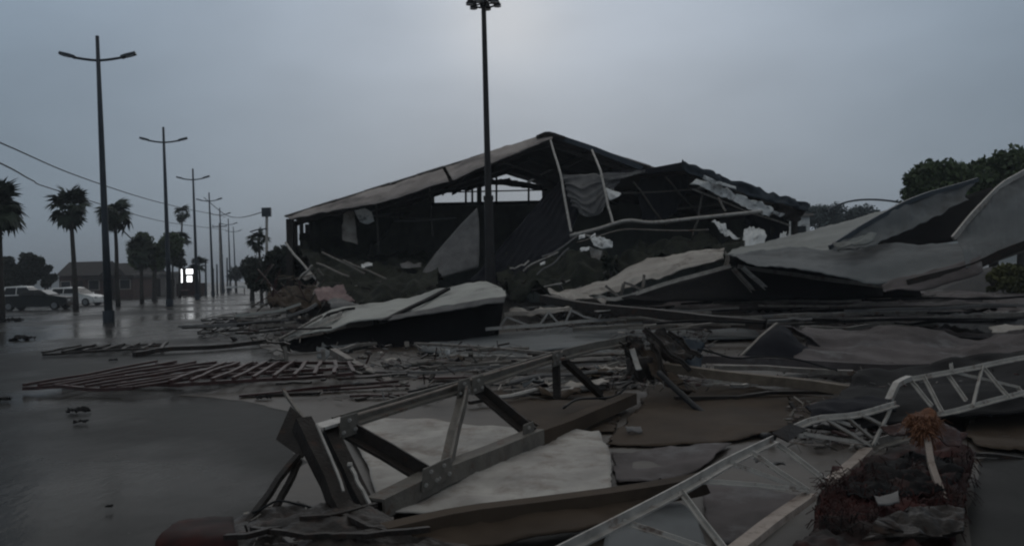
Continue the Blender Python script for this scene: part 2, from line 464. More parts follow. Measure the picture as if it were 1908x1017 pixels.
# far low hills on the right and left horizon
def hills(x0, x1, y, h, mat, seed):
    n = 60; V = []; Fc = []
    for i in range(n + 1):
        x = x0 + (x1 - x0) * i / n
        t = i / n
        hh = h * (0.25 + math.sin(math.pi * t)) * (0.75 + 0.6 * noise.fractal(Vector((x * 0.012, seed, 0)), 1, 2, 4))
        hh = max(hh, 0.5)
        V += [(x, y - hh * 3, 0), (x, y, hh), (x, y + hh * 3, -0.5)]
    for i in range(n):
        a = i * 3
        Fc += [(a, a+3, a+4, a+1), (a+1, a+4, a+5, a+2)]
    return struct(mesh('hills', V, Fc, mat, smooth=True))
m_hill = M('far_hill_scrub', (0.05, 0.065, 0.06), (0.035, 0.045, 0.04), 0.05, 0.9)
hills(-900, -330, 820, 16, m_hill, 3.3)
hills(-330, 420, 1100, 9, m_hill, 8.3)
hills(60, 400, 420, 22, m_hill, 5.1)

# trampled muddy ground under the wreckage
m_mud = M('brown_mud', (0.060, 0.046, 0.034), (0.034, 0.0265, 0.020), 0.5, 0.52, 0, 0.3, bscale=5, spots=(0.018, 0.0155, 0.013), spot_scale=0.7, spot_lo=0.5, spot_hi=0.72, spec=0.2)
mud_edge = [(430, 1100), (470, 960), (560, 860), (540, 770), (470, 745), (330, 737), (480, 712), (560, 690), (480, 640), (430, 600), (460, 575), (560, 566), (800, 560), (1100, 556), (1500, 548), (2000, 536), (2050, 700), (2000, 812), (1840, 842), (1812, 900), (1790, 1100)]
_c = Vector((1.5, 9.0, 0.004)); _V = []
for i in range(len(mud_edge)):
    a_, b_ = G(*mud_edge[i], .004), G(*mud_edge[(i + 1) % len(mud_edge)], .004)
    for k in range(6):
        q = a_.lerp(b_, k / 6); w_ = min(.6, q.y * .02)
        _V.append(q + Vector((noise.noise(q * 1.7) * w_, noise.noise(q * 1.7 + Vector((5, 5, 0))) * w_, 0)))
struct(mesh('mud', _V, [tuple(range(len(_V)))], m_mud))
# ================================================================== ruined pavilion (rear, tall gable)
SH = Vector((-2.2, 18.0, 0.55))                   # direction the hall runs back
dA = 36.0
hall = thing('ruined_pavilion', 'tall gable roofed pavilion standing torn open behind the wreckage, floodlight pole before it', 'pavilion', (0, dA, 0))
eL, rg_, eR = P(537, 407, dA), P(1024, 254, dA), P(1440, 392, dA)
# roof: sheets side by side on each slope
def slope(a, b, n, overhang=0.0):
    for i in range(n):
        t0, t1 = i / n + 0.0006, (i + 1) / n - 0.0006
        p0, p1 = a.lerp(b, t0), a.lerp(b, t1)
        lift = Vector((0, 0, 0.015 * (i % 2)))
        slab('roof_sheet', [p0 + lift, p1 + lift, p1 + SH + lift, p0 + SH + lift], 0.06, m_tile, hall)
slope(eL + Vector((-.15, -.1, .12)), rg_ + Vector((0, -.1, .12)), 10)
slope(rg_ + Vector((0, -.1, .12)), eR + Vector((.2, -.1, .12)), 9)
# fascia along the left rake in two lengths, its seam showing
patch('fascia_panel', [[P(534, 403, dA-.25), P(620, 378, dA-.25), P(720, 347, dA-.25), P(826, 313, dA-.25)],
                       [P(540, 409, dA-.6), P(620, 393, dA-1.3), P(720, 374, dA-1.9), P(838, 337, dA-2.0)]], m_fascia, hall, 60, 4, .07, .8, .03, .09)
patch('fascia_panel', [[P(829, 312, dA-.25), P(900, 288, dA-.25), P(960, 269, dA-.25), P(1030, 249, dA-.25)],
                       [P(842, 336, dA-2.0), P(900, 312, dA-2.0), P(960, 287, dA-1.6), P(1030, 260, dA-.9)]], m_fascia, hall, 60, 4, .07, .8, .03, .09)
bar('ridge_cap', [P(1000, 256, dA-.5), P(1024, 249, dA-.5), P(1052, 258, dA-.5)], rect(.3, .12), m_dark, hall, .05, 6)
bar('verge_trim', [P(1030, 252, dA-.2), P(1110, 280, dA-.2), P(1197, 314, dA-.2)], rect(.12, .22), m_lamp, hall, .05, 6)
# purlins and rafters seen from below
for t in (.12, .3, .48, .66, .84):
    a, b = eL.lerp(rg_, t) - Vector((0, 0, .12)), eR.lerp(rg_, t) - Vector((0, 0, .12))
    bar('purlin', [a, a + SH], rect(.08, .14), m_dark, hall)
    bar('purlin', [b, b + SH], rect(.08, .14), m_dark, hall)
for k in (.02, .35, .68):
    o = SH * k - Vector((0, 0, .28))
    bar('rafter', [eL + o, rg_ + o], rect(.12, .22), m_dark, hall)
    bar('rafter', [rg_ + o, eR + o], rect(.12, .22), m_dark, hall)
# side wall on the left: dark panels with a ragged open band under the eave
for i in range(8):
    k0, k1 = i / 8, (i + 1) / 8
    p0, p1 = eL + SH * k0, eL + SH * k1
    top = 3.35 + random.uniform(-.25, .15) if i < 4 else 4.2 + .55 * k1
    slab('wall_panel', [Vector((p0.x, p0.y + .01, 0)), Vector((p1.x, p1.y - .01, 0)), Vector((p1.x, p1.y - .01, top)), Vector((p0.x, p0.y + .01, top + random.uniform(-.2, .1)))], .06, m_wall, hall)
    bar('column', [Vector((p0.x, p0.y, 0)), Vector((p0.x, p0.y, 4.1 + .55 * k0))], rect(.16, .16), m_dark, hall)
# front left corner column and short return wall
bar('column', [PX(541, dA-.1, 0), P(541, 408, dA-.1)], rect(.28, .22), m_dark, hall)
# right side wall
q0 = eR
slab('wall_panel', [Vector((q0.x, q0.y + 2, 0)), Vector((q0.x + SH.x, q0.y + 18, 0)), Vector((q0.x + SH.x, q0.y + 18, q0.z + .55)), Vector((q0.x, q0.y + 2, q0.z))], .06, m_wall, hall)
# back gable: closed below, open at the top where the sky shows
xl, xr = eL.x + SH.x, eR.x + SH.x
yb = dA + SH.y - .3
nb = 12
for i in range(nb):
    x0, x1 = xl + (xr - xl) * i / nb, xl + (xr - xl) * (i + 1) / nb
    zt = []
    for x in (x0, x1):
        rz = 4.75 + (rg_.z - 4.2) * (1 - abs(x - (rg_.x + SH.x)) / ((xr - xl) / 2))
        zt.append(rz + .12)
    uL = CX + x0 / yb * F
    top0 = min(zt[0], 5.95); top1 = min(zt[1], 5.95)
    if uL < 800 or uL > 1010: top0, top1 = zt
    yk = yb + .012 * (i % 2)
    slab('wall_panel', [Vector((x0 - .02, yk, 0)), Vector((x1 + .02, yk, 0)), Vector((x1 + .02, yk, top1)), Vector((x0 - .02, yk, top0))], .06, m_wall, hall)
for u in (868, 880, 893, 925, 985):
    bar('gable_post', [P(u, 382, yb - .1), P(u, 330, yb - .1)], rect(.13 if u != 893 else .3, .12), m_dark, hall)
bar('gable_rail', [P(800, 359, yb - .12), P(1020, 354, yb - .12)], rect(.06, .08), m_dark, hall)
bar('gable_rail', [P(800, 381, yb - .12), P(1030, 376, yb - .12)], rect(.08, .2), m_dark, hall)
patch('torn_lining', [[P(842, 352, 52), P(880, 338, 52), P(930, 330, 52), P(1012, 344, 52)], [P(838, 364, 51.8), P(880, 352, 51.8), P(930, 345, 51.8), P(1016, 356, 51.8)]], m_drape, hall, 50, 5, .25, .6, .02, .35)
# light cloth rags left hanging under the roof edge
patch('hanging_rag', [[P(640, 398, 36.3), P(652, 392, 36.3), P(660, 394, 36.3)], [P(637, 425, 36.2), P(650, 424, 36.2), P(664, 428, 36.3)], [P(638, 448, 35.4), P(652, 452, 35.5), P(667, 456, 35.6)]], m_cream, hall, 8, 12, .08, .4, .01, .05)
patch('hanging_rag', [[P(660, 392, 36.4), P(680, 388, 36.4), P(692, 394, 36.4)], [P(668, 412, 36.3), P(684, 418, 36.3), P(700, 412, 36.3)]], m_white, hall, 8, 8, .08, .4, .01, .08)
bar('sagging_wire', [P(735, 412, 37), P(790, 411, 37.5), P(850, 405, 38)], circ(.025, 6), m_gcloth, hall, .05, 6)
# dark curtain still hanging under the left slope, and tie bars under the roof
patch('inner_drape', [[P(575, 402, 38), P(640, 398, 39), P(710, 394, 40), P(775, 392, 41)], [P(580, 440, 37.6), P(640, 440, 38.5), P(705, 432, 39.4), P(745, 412, 40.4)], [P(590, 500, 37), P(640, 500, 37.8), P(685, 476, 38.6), P(706, 452, 39.4)]], m_green, hall, 36, 20, .14, 1.0, .02, .06, fold=(7, .18, 'u', .2))
for (a, b, d0, d1) in (((700, 372), (705, 470), 37, 37.4), ((800, 345), (806, 440), 37.6, 38), ((640, 398), (830, 410), 38, 40), ((930, 300), (1040, 340), 37, 40), ((880, 300), (850, 350), 38, 42)):
    bar('tie_bar', [P(*a, d0), P(*b, d1)], rect(.07, .07), m_truss, hall, .05, 4)
# two thin pale gable hangers still dangling from the right rake
bar('hanging_rod', [P(1026, 262, 35.0), P(1044, 322, 32.0)], circ(.045, 6), m_pale, hall, .02, 6)
bar('hanging_rod', [P(1044, 322, 32.0), P(1064, 432, 29.9)], circ(.045, 6), m_pale, hall, .05, 6)
bar('hanging_rod', [P(1103, 280, 35.0), P(1119, 318, 32.0)], circ(.045, 6), m_pale, hall, .02, 6)
bar('hanging_rod', [P(1119, 318, 32.0), P(1143, 418, 30)], circ(.045, 6), m_pale, hall, .05, 6)

# leaning pale wall panel in the mouth of the pavilion
lean_ = patch('fallen_wall_sheet', [[P(889, 388, 32.2), P(893, 420, 32), P(893, 470, 31.6), P(892, 498, 31.4)],
                        [P(850, 428, 32), P(846, 460, 31.8), P(842, 495, 31.5), P(840, 512, 31.4)],
                        [P(790, 503, 31.8), P(786, 512, 31.6), P(778, 520, 31.4), P(772, 528, 31.2)]], m_gcloth, None, 14, 14, .05, 1.2, .05)
tag(lean_, 'grey triangular wall panel leaning in the mouth of the tall pavilion', 'wall panel')

# ================================================================== collapsed front gable
dB = 33.0
fr = thing('collapsed_canopy', 'lower collapsed canopy with ragged torn roof edge leaning against the tall pavilion', 'canopy', (8, dB, 0))
rB, eRb, lB = P(1276, 305, dB), P(1508, 388, dB), P(1050, 338, dB)
SB = Vector((-.8, 13, 0))
for i in range(7):
    a, b = rB.lerp(eRb, i / 7 + .001), rB.lerp(eRb, (i + 1) / 7 - .001)
    sg = Vector((0, 0, random.uniform(-.05, .03)))
    slab('roof_sheet', [a + sg, b + sg, b + SB + sg, a + SB + sg], .06, m_tile, fr)
mB = P(1195, 318, dB)
for i in range(6):
    a = (mB.lerp(rB, (i) / 2 + .001) if i < 2 else None)
    if i < 2:
        b = mB.lerp(rB, (i + 1) / 2 - .001)
    else:
        a = lB.lerp(mB, (i - 2) / 4 + .001); b = lB.lerp(mB, (i - 1) / 4 - .001)
    slab('roof_sheet', [a, b, b + SB, a + SB], .06, m_tile, fr)
# thick dark fascia of the ridge and left rake
patch('fascia_panel', [[P(1045, 335, dB-.3), P(1120, 322, dB-.3), P(1200, 315, dB-.3), P(1278, 301, dB-.3)],
                       [P(1050, 342, dB-.3), P(1120, 332, dB-.3), P(1200, 326, dB-.3), P(1278, 318, dB-.3)]], m_drape, fr, 18, 3, .04, .8, .05, .02)
# torn right rake: layers of ragged dark sheet with the pale lining hanging out below
patch('torn_roof_edge', [[P(1268, 300, dB-.4), P(1340, 326, dB-.4), P(1430, 356, dB-.4), P(1512, 381, dB-.4)],
                         [P(1275, 316, dB-.5), P(1340, 345, dB-.5), P(1430, 376, dB-.5), P(1510, 394, dB-.5)]], m_lamp, fr, 40, 5, .28, .35, .05, .14)
patch('torn_roof_edge', [[P(1300, 318, dB-.2), P(1360, 342, dB-.2), P(1440, 374, dB-.2), P(1506, 390, dB-.2)],
                         [P(1300, 330, dB-.3), P(1360, 362, dB-.3), P(1440, 396, dB-.3), P(1490, 418, dB-.3)]], m_dark, fr, 36, 6, .3, .4, .04, .2)
patch('torn_lining', [[P(1296, 330, dB-.45), P(1340, 346, dB-.5), P(1390, 366, dB-.5), P(1442, 388, dB-.4)],
                      [P(1284, 342, dB-.6), P(1340, 362, dB-.6), P(1390, 386, dB-.6), P(1436, 404, dB-.5)]], m_white, fr, 40, 8, .3, .45, .02, .22)
patch('torn_lining', [[P(1310, 326, dB-.75), P(1335, 335, dB-.75), P(1372, 348, dB-.75)], [P(1306, 332, dB-.75), P(1332, 343, dB-.75), P(1372, 353, dB-.75)]], m_white, fr, 20, 4, .14, .3, .02, .1)
patch('torn_lining', [[P(1432, 388, dB-.4), P(1448, 394, dB-.4), P(1462, 398, dB-.4)], [P(1440, 398, dB-.4), P(1452, 404, dB-.4), P(1460, 402, dB-.4)]], m_white, fr, 12, 4, .1, .3, .02, .06)
# dark walls closing the far side
yB = dB + 12.5
nbw = 8
xa, xb = lB.x - 1.2, eRb.x - .8
for i in range(nbw):
    x0, x1 = xa + (xb - xa) * i / nbw, xa + (xb - xa) * (i + 1) / nbw
    yk = yB + .012 * (i % 2)
    slab('wall_panel', [Vector((x0 - .02, yk, 0)), Vector((x1 + .02, yk, 0)), Vector((x1 + .02, yk, 5.0 - max(0, i - 4) * .55)), Vector((x0 - .02, yk, 5.2 - max(0, i - 5) * .5))], .06, m_wall, fr)
for (u, d, v) in ((1480, 33.4, 392), (1440, 34, 380), (1395, 38, 380)):
    bar('column', [PX(u, d, 0), P(u, v, d)], rect(.2, .2), m_dark, fr)
bar('hanging_strut', [P(1338, 368, 32.4), P(1345, 382, 32.3), P(1352, 394, 32.2)], circ(.05, 6), m_steel, fr, .02, 4)
# pale lattice showing through the ripped right slope
zl = [(1300, 350), (1330, 342), (1345, 368), (1372, 356), (1390, 386), (1415, 374), (1432, 402), (1456, 390), (1468, 412)]
for a, b in zip(zl[:-1], zl[1:]):
    bar('lattice_bar', [P(*a, dB + .3), P(*b, dB + .3)], rect(.05, .05), m_galv, fr, .03, 2)
bar('lattice_chord', [P(1290, 352, dB + .3), P(1380, 388, dB + .3), P(1472, 420, dB + .3)], rect(.06, .06), m_pale, fr, .06, 8)
for (a, b, d0, d1) in (((1180, 340), (1240, 420), 33, 34), ((1240, 330), (1300, 398), 33, 35), ((1160, 360), (1330, 352), 33.5, 34), ((1200, 395), (1420, 372), 34, 35), ((1310, 360), (1290, 440), 33, 33)):
    bar('tie_bar', [P(*a, d0), P(*b, d1)], rect(.06, .06), m_truss, fr, .1, 5)
patch('hanging_sheet', [[P(1195, 330, 34), P(1240, 326, 34.3), P(1285, 322, 34.6)], [P(1190, 372, 33.8), P(1236, 380, 34), P(1280, 362, 34.4)], [P(1200, 408, 33.6), P(1232, 416, 33.8), P(1262, 392, 34.2)]], m_gcloth, fr, 22, 18, .14, .8, .02, .08, fold=(5, .12, 'u', .25)).data.materials[0] = m_drape
# side mess under the eave on the right
patch('hanging_drape', [[P(1380, 372, 34.5), P(1430, 385, 34.2), P(1475, 398, 34)], [P(1385, 410, 34.4), P(1430, 425, 34), P(1470, 428, 33.8)], [P(1400, 455, 34), P(1440, 458, 33.8), P(1470, 452, 33.8)]], m_drape, fr, 16, 14, .25, .6, .02, .2)

big = patch('fallen_drape', [[P(1046, 334, 33.4), P(1056, 334, 33.4), P(1070, 336, 33.3), P(1090, 340, 33.3)],
                       [P(1006, 372, 32.4), P(1026, 376, 32.5), P(1050, 380, 32.6), P(1080, 386, 32.6)],
                       [P(952, 436, 31), P(988, 434, 31.2), P(1030, 430, 31.4), P(1068, 428, 31.6)],
                       [P(902, 492, 30), P(950, 486, 30.3), P(1000, 468, 30.6), P(1060, 446, 31)],
                       [P(862, 530, 29.4), P(910, 528, 29.6), P(960, 512, 29.9), P(1020, 486, 30.2)]], m_drape, None, 34, 40, .10, 1.1, .03, .05, fold=(8, .13, 'u', .12))
tag(big, 'big dark grey drape slumped from the canopy roof to the rubble', 'drape')
band = patch('cloth_band', [[P(1046, 325, 32.6), P(1080, 322, 32.4), P(1112, 320, 32.3), P(1160, 319, 32.4), P(1202, 314, 32.6)],
                       [P(1049, 340, 32.5), P(1080, 340, 32.0), P(1112, 334, 32.0), P(1160, 332, 32.2), P(1200, 322, 32.5)],
                       [P(1052, 352, 32.5), P(1080, 356, 31.9), P(1112, 348, 31.9), P(1140, 340, 32.2), P(1160, 338, 32.4)],
                       [P(1056, 366, 32.4), P(1082, 380, 31.7), P(1108, 376, 31.7), P(1130, 356, 31.9), P(1148, 348, 32.2)],
                       [P(1064, 386, 32.3), P(1084, 402, 31.7), P(1106, 404, 31.7), P(1128, 390, 31.8), P(1138, 366, 32)]], m_gcloth, None, 40, 40, .06, .5, .015, .04, fold=(6, .14, 'v', .22))
tag(band, 'grey cloth swag sagging between two pale rods below the pavilion gable', 'cloth')
rag = patch('white_rag', [[P(1128, 350, 31.4), P(1142, 354, 31.4), P(1158, 361, 31.4)], [P(1134, 374, 31.2), P(1144, 371, 31.2), P(1154, 365, 31.2)]], m_white, None, 8, 6, .05, .3, .01, .05)
tag(rag, 'small white rag caught at the right end of the grey cloth swag', 'rag')

# bent conduit slung across the canopy mouth
tag(bar('bent_pipe', [P(1062, 440, 29.5), P(1110, 428, 29.5), P(1165, 413, 29.4), P(1215, 417, 29.4), P(1300, 407, 29.6), P(1420, 394, 30)], circ(.065, 8), m_galv, None, .08, 18, True),
    'long pale bent pipe slung across the mouth of the collapsed canopy', 'pipe')
tag(bar('bent_pipe', [P(1075, 452, 29.3), P(1150, 432, 29.3), P(1230, 432, 29.4), P(1320, 428, 29.6)], circ(.035, 6), m_steel, None, .1, 14, True),
    'thinner dark pipe hanging just under the long pale bent pipe', 'pipe')
# white awning rags and tents beyond the canopy
aw = thing('torn_awning', 'torn white awning crumpled beside the small round tree', 'awning', PX(1112, 29.5, 0))
patch('awning_top', [[P(1098, 444, 29.3), P(1115, 440, 29.3), P(1130, 444, 29.2), P(1142, 452, 29.1)], [P(1105, 460, 29), P(1120, 462, 29), P(1132, 462, 29), P(1142, 462, 29)]], m_white, aw, 16, 8, .1, .4, .015, .06)
patch('awning_flap', [[P(1098, 458, 29.2), P(1110, 462, 29.1), P(1122, 466, 29)], [P(1102, 482, 29.2), P(1110, 486, 29.1), P(1120, 484, 29)], [P(1108, 498, 29.2), P(1114, 500, 29.1), P(1120, 502, 29)]], m_sheet, aw, 10, 14, .08, .4, .015, .05)
bar('awning_post', [PX(1121, 29.3, 0), P(1121, 450, 29.3)], circ(.04, 6), m_steel, aw)
bar('awning_arm', [P(1070, 434, 29.6), P(1100, 440, 29.4), P(1125, 448, 29.2)], circ(.04, 6), m_pale, aw, .04, 5)
for k, (u0, v0, w) in enumerate(((1078, 440, 12), (1100, 438, 10), (1080, 462, 18), (1006, 490, 10))):
    tag(patch('white_scrap', [[P(u0, v0, 29), P(u0 + w, v0 - 3, 29)], [P(u0, v0 + 5, 28.8), P(u0 + w, v0 + 3, 28.8)]], m_white, None, 8, 4, .08, .3, .012, .05),
        'small white scrap ' + ['caught at the foot of the left hanging rod', 'caught just above the torn white awning', 'caught left of the torn white awning', 'lying low at the foot of the grey drape'][k], 'scrap', 'white scraps caught in the wreckage')
for rows, lab in (([[P(1325, 410, 32), P(1340, 414, 32), P(1362, 430, 32)], [P(1340, 424, 31.6), P(1352, 432, 31.6), P(1380, 442, 31.6)]], 'white torn sheet strip fallen under the canopy eave, left of the striped white sheet'),
                  ([[P(1386, 425, 32), P(1402, 417, 32), P(1420, 424, 32)], [P(1384, 442, 31.5), P(1406, 440, 31.5), P(1428, 446, 31.5)], [P(1390, 462, 31), P(1404, 460, 31), P(1420, 462, 31)]], 'white crumpled sheet with dark creases fallen under the canopy eave'),
                  ([[P(1452, 434, 31), P(1462, 430, 31), P(1470, 436, 31)], [P(1450, 446, 30.6), P(1462, 448, 30.6), P(1472, 446, 30.6)]], 'small white scrap at the foot of the canopy corner column')):
    tag(patch('white_sheet', rows, m_white, None, 26, 18, .14, .6, .02, .06, fold=(3, .10, 'u', .5)), lab, 'sheet')
kio = thing('white_kiosk', 'small white kiosk standing just past the canopy corner column', 'kiosk', PX(1488, 44, 0))
p = PX(1488, 44, 0); h = P(1488, 404, 44).z
box('wall', (p.x - .5, 43.5, 0), (p.x + .5, 45, h), m_white, kio)
box('roof', (p.x - .65, 43.3, h), (p.x + .65, 45.2, h + .12), m_tile, kio)
box('window', (p.x - .3, 43.46, h - 1.2), (p.x + .3, 43.495, h - .5), m_win, kio)

# dark heaps of netting and sheeting on the pavilion floor
tag(patch('netting_heap', [[P(556, 432, 38), P(640, 470, 40), P(740, 480, 41), P(830, 484, 40)],
                           [P(560, 470, 35), P(640, 492, 35), P(740, 500, 35), P(830, 498, 34)],
                           [P(585, 520, 31), P(660, 525, 30), P(740, 532, 29), P(820, 530, 28.5)],
                           [P(600, 556, 28), P(680, 562, 27), P(760, 560, 27), P(830, 556, 27)]], m_green, None, 60, 44, .5, 1.0, .03, .25),
    'heap of dark green netting sprawled across the tall pavilion floor', 'netting')
tag(patch('netting_heap', [[P(900, 500, 31), P(980, 490, 31), P(1070, 470, 31), P(1150, 480, 31)],
                           [P(930, 520, 29), P(1000, 515, 29), P(1080, 500, 28.6), P(1150, 500, 28.6)],
                           [P(950, 552, 27), P(1010, 550, 27), P(1080, 535, 27), P(1120, 530, 27)]], m_green, None, 50, 34, .5, .8, .03, .25),
    'heap of dark green netting bunched below the grey drape', 'netting')
tag(patch('netting_heap', [[P(1150, 470, 33), P(1230, 455, 33), P(1300, 440, 33), P(1380, 460, 33)],
                           [P(1150, 520, 29), P(1230, 490, 29), P(1300, 475, 29), P(1390, 475, 29)]], m_green, None, 44, 30, .55, .9, .03, .25),
    'heap of dark green netting behind the long cream roof sheet', 'netting')
for kk, (u0, v0, u1, v1, d) in enumerate(((600, 470, 680, 510, 31), (590, 490, 650, 515, 30), (640, 485, 720, 520, 30.5))):
    tag(bar('thin_batten', [P(u0, v0, d), P(u1, v1, d - 1)], rect(.07, .05), m_steel, None, .05, 5), 'thin grey batten on the green netting, ' + ['longest and highest up the heap', 'leftmost of the three', 'rightmost, pointing at the leaning panel'][kk], 'batten', 'battens on the green netting')
for (u0, w, v) in ((672, 22, 492), (745, 40, 492)):
    tag(patch('pale_scrap', [[P(u0, v, 33), P(u0 + w, v - 2, 33)], [P(u0 + 2, v + 7, 32), P(u0 + w, v + 5, 32)]], m_white if u0 < 700 else m_gcloth, None, 8, 4, .1, .3, .015, .05),
        'white strip lying on the netting left of the leaning panel' if u0 < 700 else 'dull grey rag lying on the netting at the foot of the leaning panel', 'scrap')

# ================================================================== floodlight pole
fl = thing('floodlight_pole', 'tall dark floodlight pole rising in front of the pavilion', 'floodlight', PX(916, 27, 0))
base = PX(916, 27, 0); top = P(901, 6, 27)
bar('pole', [base, base.lerp(top, .38), base.lerp(top, .4), top], circ(.15, 12), m_fpole, fl, 0, 20, True, taper=(1.15, .50))
bar('pole_collar', [base.lerp(top, .386), base.lerp(top, .40)], circ(.16, 12), m_fpole, fl)
ring = [top + Vector((.42 * math.cos(a), .42 * math.sin(a), -.02)) for a in [2*math.pi*i/20 for i in range(21)]]
bar('head_ring', ring, circ(.03, 6), m_fpole, fl, 0, 20)
for i in range(6):
    a = math.pi * 2 * i / 6 + .3
    d_ = Vector((math.cos(a), math.sin(a), 0))
    c = top + d_ * .40
    V, Fc = sweep_geo([c + Vector((0, 0, .16)), c + Vector((0, 0, .02)) + d_*.03, c + Vector((0, 0, -.06)) + d_ * .05], circ(.13, 10), taper=(.55, 1.0))
    h_ = mesh('floodlight_head', V, Fc, m_fpole, fl, True)
    V, Fc = sweep_geo([c + Vector((0, 0, -.075)) + d_ * .05, c + Vector((0, 0, -.085)) + d_ * .05], circ(.125, 10))
    mesh('lens', V, Fc, m_glass, h_)
    bar('head_arm', [top + d_ * .03, c], circ(.025, 6), m_fpole, fl)
bar('head_hub', [top - Vector((0, 0, .1)), top + Vector((0, 0, .25))], circ(.12, 10), m_fpole, fl)

# ================================================================== street lamps along the avenue
def make_lamp():
    r = thing('street_lamp', 'x', 'street lamp')
    H = 12.0
    V, Fc = sweep_geo([(0, 0, 0), (0, 0, H*.3), (0, 0, H*.7), (0, 0, H)], circ(.15, 10), taper=(1.2, .5))
    mesh('pole', V, Fc, m_lamp, r, True, recenter=False)
    V, Fc = sweep_geo([(0, 0, 0), (0, 0, .5)], circ(.24, 10)); mesh('base', V, Fc, m_lamp, r, recenter=False)
    for s in (-1, 1):
        pts = [Vector((s*x, 0, H - 1.05 + .02 + .16 * (x/1.4)**2 + .06*x)) for x in (0, .3, .6, .9, 1.0)]
        V, Fc = sweep_geo(pts, circ(.055, 8)); a = mesh('arm', V, Fc, m_lamp, r, True, recenter=False)
        z = pts[-1].z
        V, Fc = sweep_geo([(s*.92, 0, z - .01), (s*1.1, 0, z + .06), (s*1.5, 0, z + .16)], [(-.15, -.05), (.15, -.05), (.11, .07), (-.11, .07)])
        hd = mesh('lamp_head', V, Fc, m_lamp, r, recenter=False)
        V, Fc = sweep_geo([(s*1.12, 0, z + .0), (s*1.42, 0, z + .078)], [(-.10, -.015), (.10, -.015), (.10, .015), (-.10, .015)])
        mesh('lens', V, Fc, m_glass, hd, recenter=False)
    return r
lamp0 = make_lamp()
LAB = ['nearest and tallest looking twin armed street lamp at the left, a palm behind its pole',
       'second twin armed street lamp along the avenue, its pole beside bushy green trees',
       'third twin armed street lamp along the avenue, right of the lit white sign',
       'fourth twin armed street lamp along the avenue, among slim dark posts',
       'fifth twin armed street lamp along the avenue, faint and distant', 'sixth twin armed street lamp along the avenue, fainter still',
       'seventh twin armed street lamp, farthest of the row before the trees']
for i in range(7):
    r = lamp0 if i == 0 else copy_tree(lamp0)
    r.location = (-16.95 - 6.03 * i, 36 + 21.5 * i, 0)
    r.rotation_euler = (0, math.radians(-.7 if i == 0 else random.uniform(-.9, -.1)), .12 + random.uniform(-.15, .15))
    tag(r, LAB[i], 'street lamp', 'twin armed street lamps along the avenue')

# ================================================================== power lines
up_ = thing('utility_pole', 'slim concrete utility pole with a crossarm far down the avenue', 'utility pole', (-40, 118, 0))
def upole(root, x, y, H):
    bar('pole', [Vector((x, y, 0)), Vector((x, y, H))], circ(.16, 8), m_plast, root, taper=(1.2, .7))
    bar('crossarm', [Vector((x - 1, y, H - .4)), Vector((x + 1, y, H - .4))], rect(.12, .12), m_dark, root)
    for s in (-.9, 0, .9):
        bar('insulator', [Vector((x + s, y, H - .34)), Vector((x + s, y, H - .12))], circ(.05, 6), m_lamp, root)
upole(up_, -40, 118, 9.5)
def cable(pts, r, label):
    tag(bar('power_cable', pts, circ(r, 6), m_cable, None, 0, 24, True), label, 'cable')
cable([P(-260, 160, 30), P(0, 266, 38), P(150, 330, 52), P(300, 378, 75), P(420, 404, 110)], .032, 'upper sagging power cable crossing the sky behind the nearest street lamp')
cable([P(-260, 190, 26), P(0, 304, 34), P(60, 336, 42), P(110, 356, 55), P(300, 412, 90), P(420, 428, 116)], .032, 'lower power cable dropping behind the tall slim palm at left')
cable([P(215, 415, 62), P(240, 440, 66), P(262, 458, 70), P(300, 470, 80)], .05, 'short thick cable falling from the palm behind the nearest lamp')
cable([P(380, 368, 105), P(420, 400, 112), P(450, 405, 100), P(500, 392, 72)], .045, 'distant cable sagging from the lamp row to the sign post by the pavilion')

# ================================================================== palms
def frond_mesh(R, seed):
    rnd = random.Random(seed)
    V, Fc = [], []
    # stalk
    L0 = R * .42
    sv, sf = sweep_geo([(0, 0, 0), (L0 * .5, 0, R * .03), (L0, 0, 0)], circ(R * .022, 4))
    V += sv; Fc += sf
    n = 13
    for k in range(n):
        a = math.radians(-80 + 160 * k / (n - 1)) + rnd.uniform(-.06, .06)
        l = R * (.62 - .22 * abs(k - (n-1)/2) / n) * rnd.uniform(.85, 1.1)
        w = R * .075
        d = Vector((math.cos(a), math.sin(a), 0)); s = Vector((-d.y, d.x, 0))
        o = Vector((L0, 0, 0))
        b = len(V)
        p1 = o + d * l * .55 + Vector((0, 0, R*.02)); p2 = o + d * l + Vector((0, 0, -R * rnd.uniform(.12, .30)))
        V += [o, p1 + s * w, p1 - s * w, p1 + Vector((0, 0, -.02)), p2]
        Fc += [(b, b+1, b+3), (b, b+3, b+2), (b+1, b+4, b+3), (b+3, b+4, b+2)]
    return V, Fc
def palm(u, v, r_px, d, label, lean=0.0, seed=0, nfr=44, squash=1.0):
    R = r_px / F * d * 1.12
    crown = P(u, v, d)
    base = Vector((crown.x + lean, d, 0))
    t = thing('palm_tree', label, 'palm tree', base, 'fan palms beyond the avenue')
    bar('trunk', [base, base.lerp(crown, .5) + Vector((lean * .15, 0, 0)), crown], circ(max(.10, R * .10), 8), m_bark, t, .05, 8, True, taper=(1.3, .75))
    V, Fc = frond_mesh(R, seed)
    f0 = mesh('frond', V, Fc, m_palm, t, recenter=False)
    f0.location = crown - base
    rnd = random.Random(seed * 7 + 1)
    for i in range(nfr):
        f = f0 if i == 0 else f0.copy()
        if i:
            COL.objects.link(f); f.parent = t; f.location = crown - base
        az = i * 2.399 + rnd.uniform(-.2, .2)
        el = math.radians(rnd.uniform(-62, 72)) - .0
        el -= .35 * math.cos(az - 2.6)          # blown by the wind
        f.rotation_euler = (rnd.uniform(-.5, .5), -el, az)
        sc = rnd.uniform(.62, 1.15)
        f.scale = (sc, sc, sc * squash)
palm(-4, 390, 54, 40, 'large fan palm cut off by the left edge of the view', seed=1)
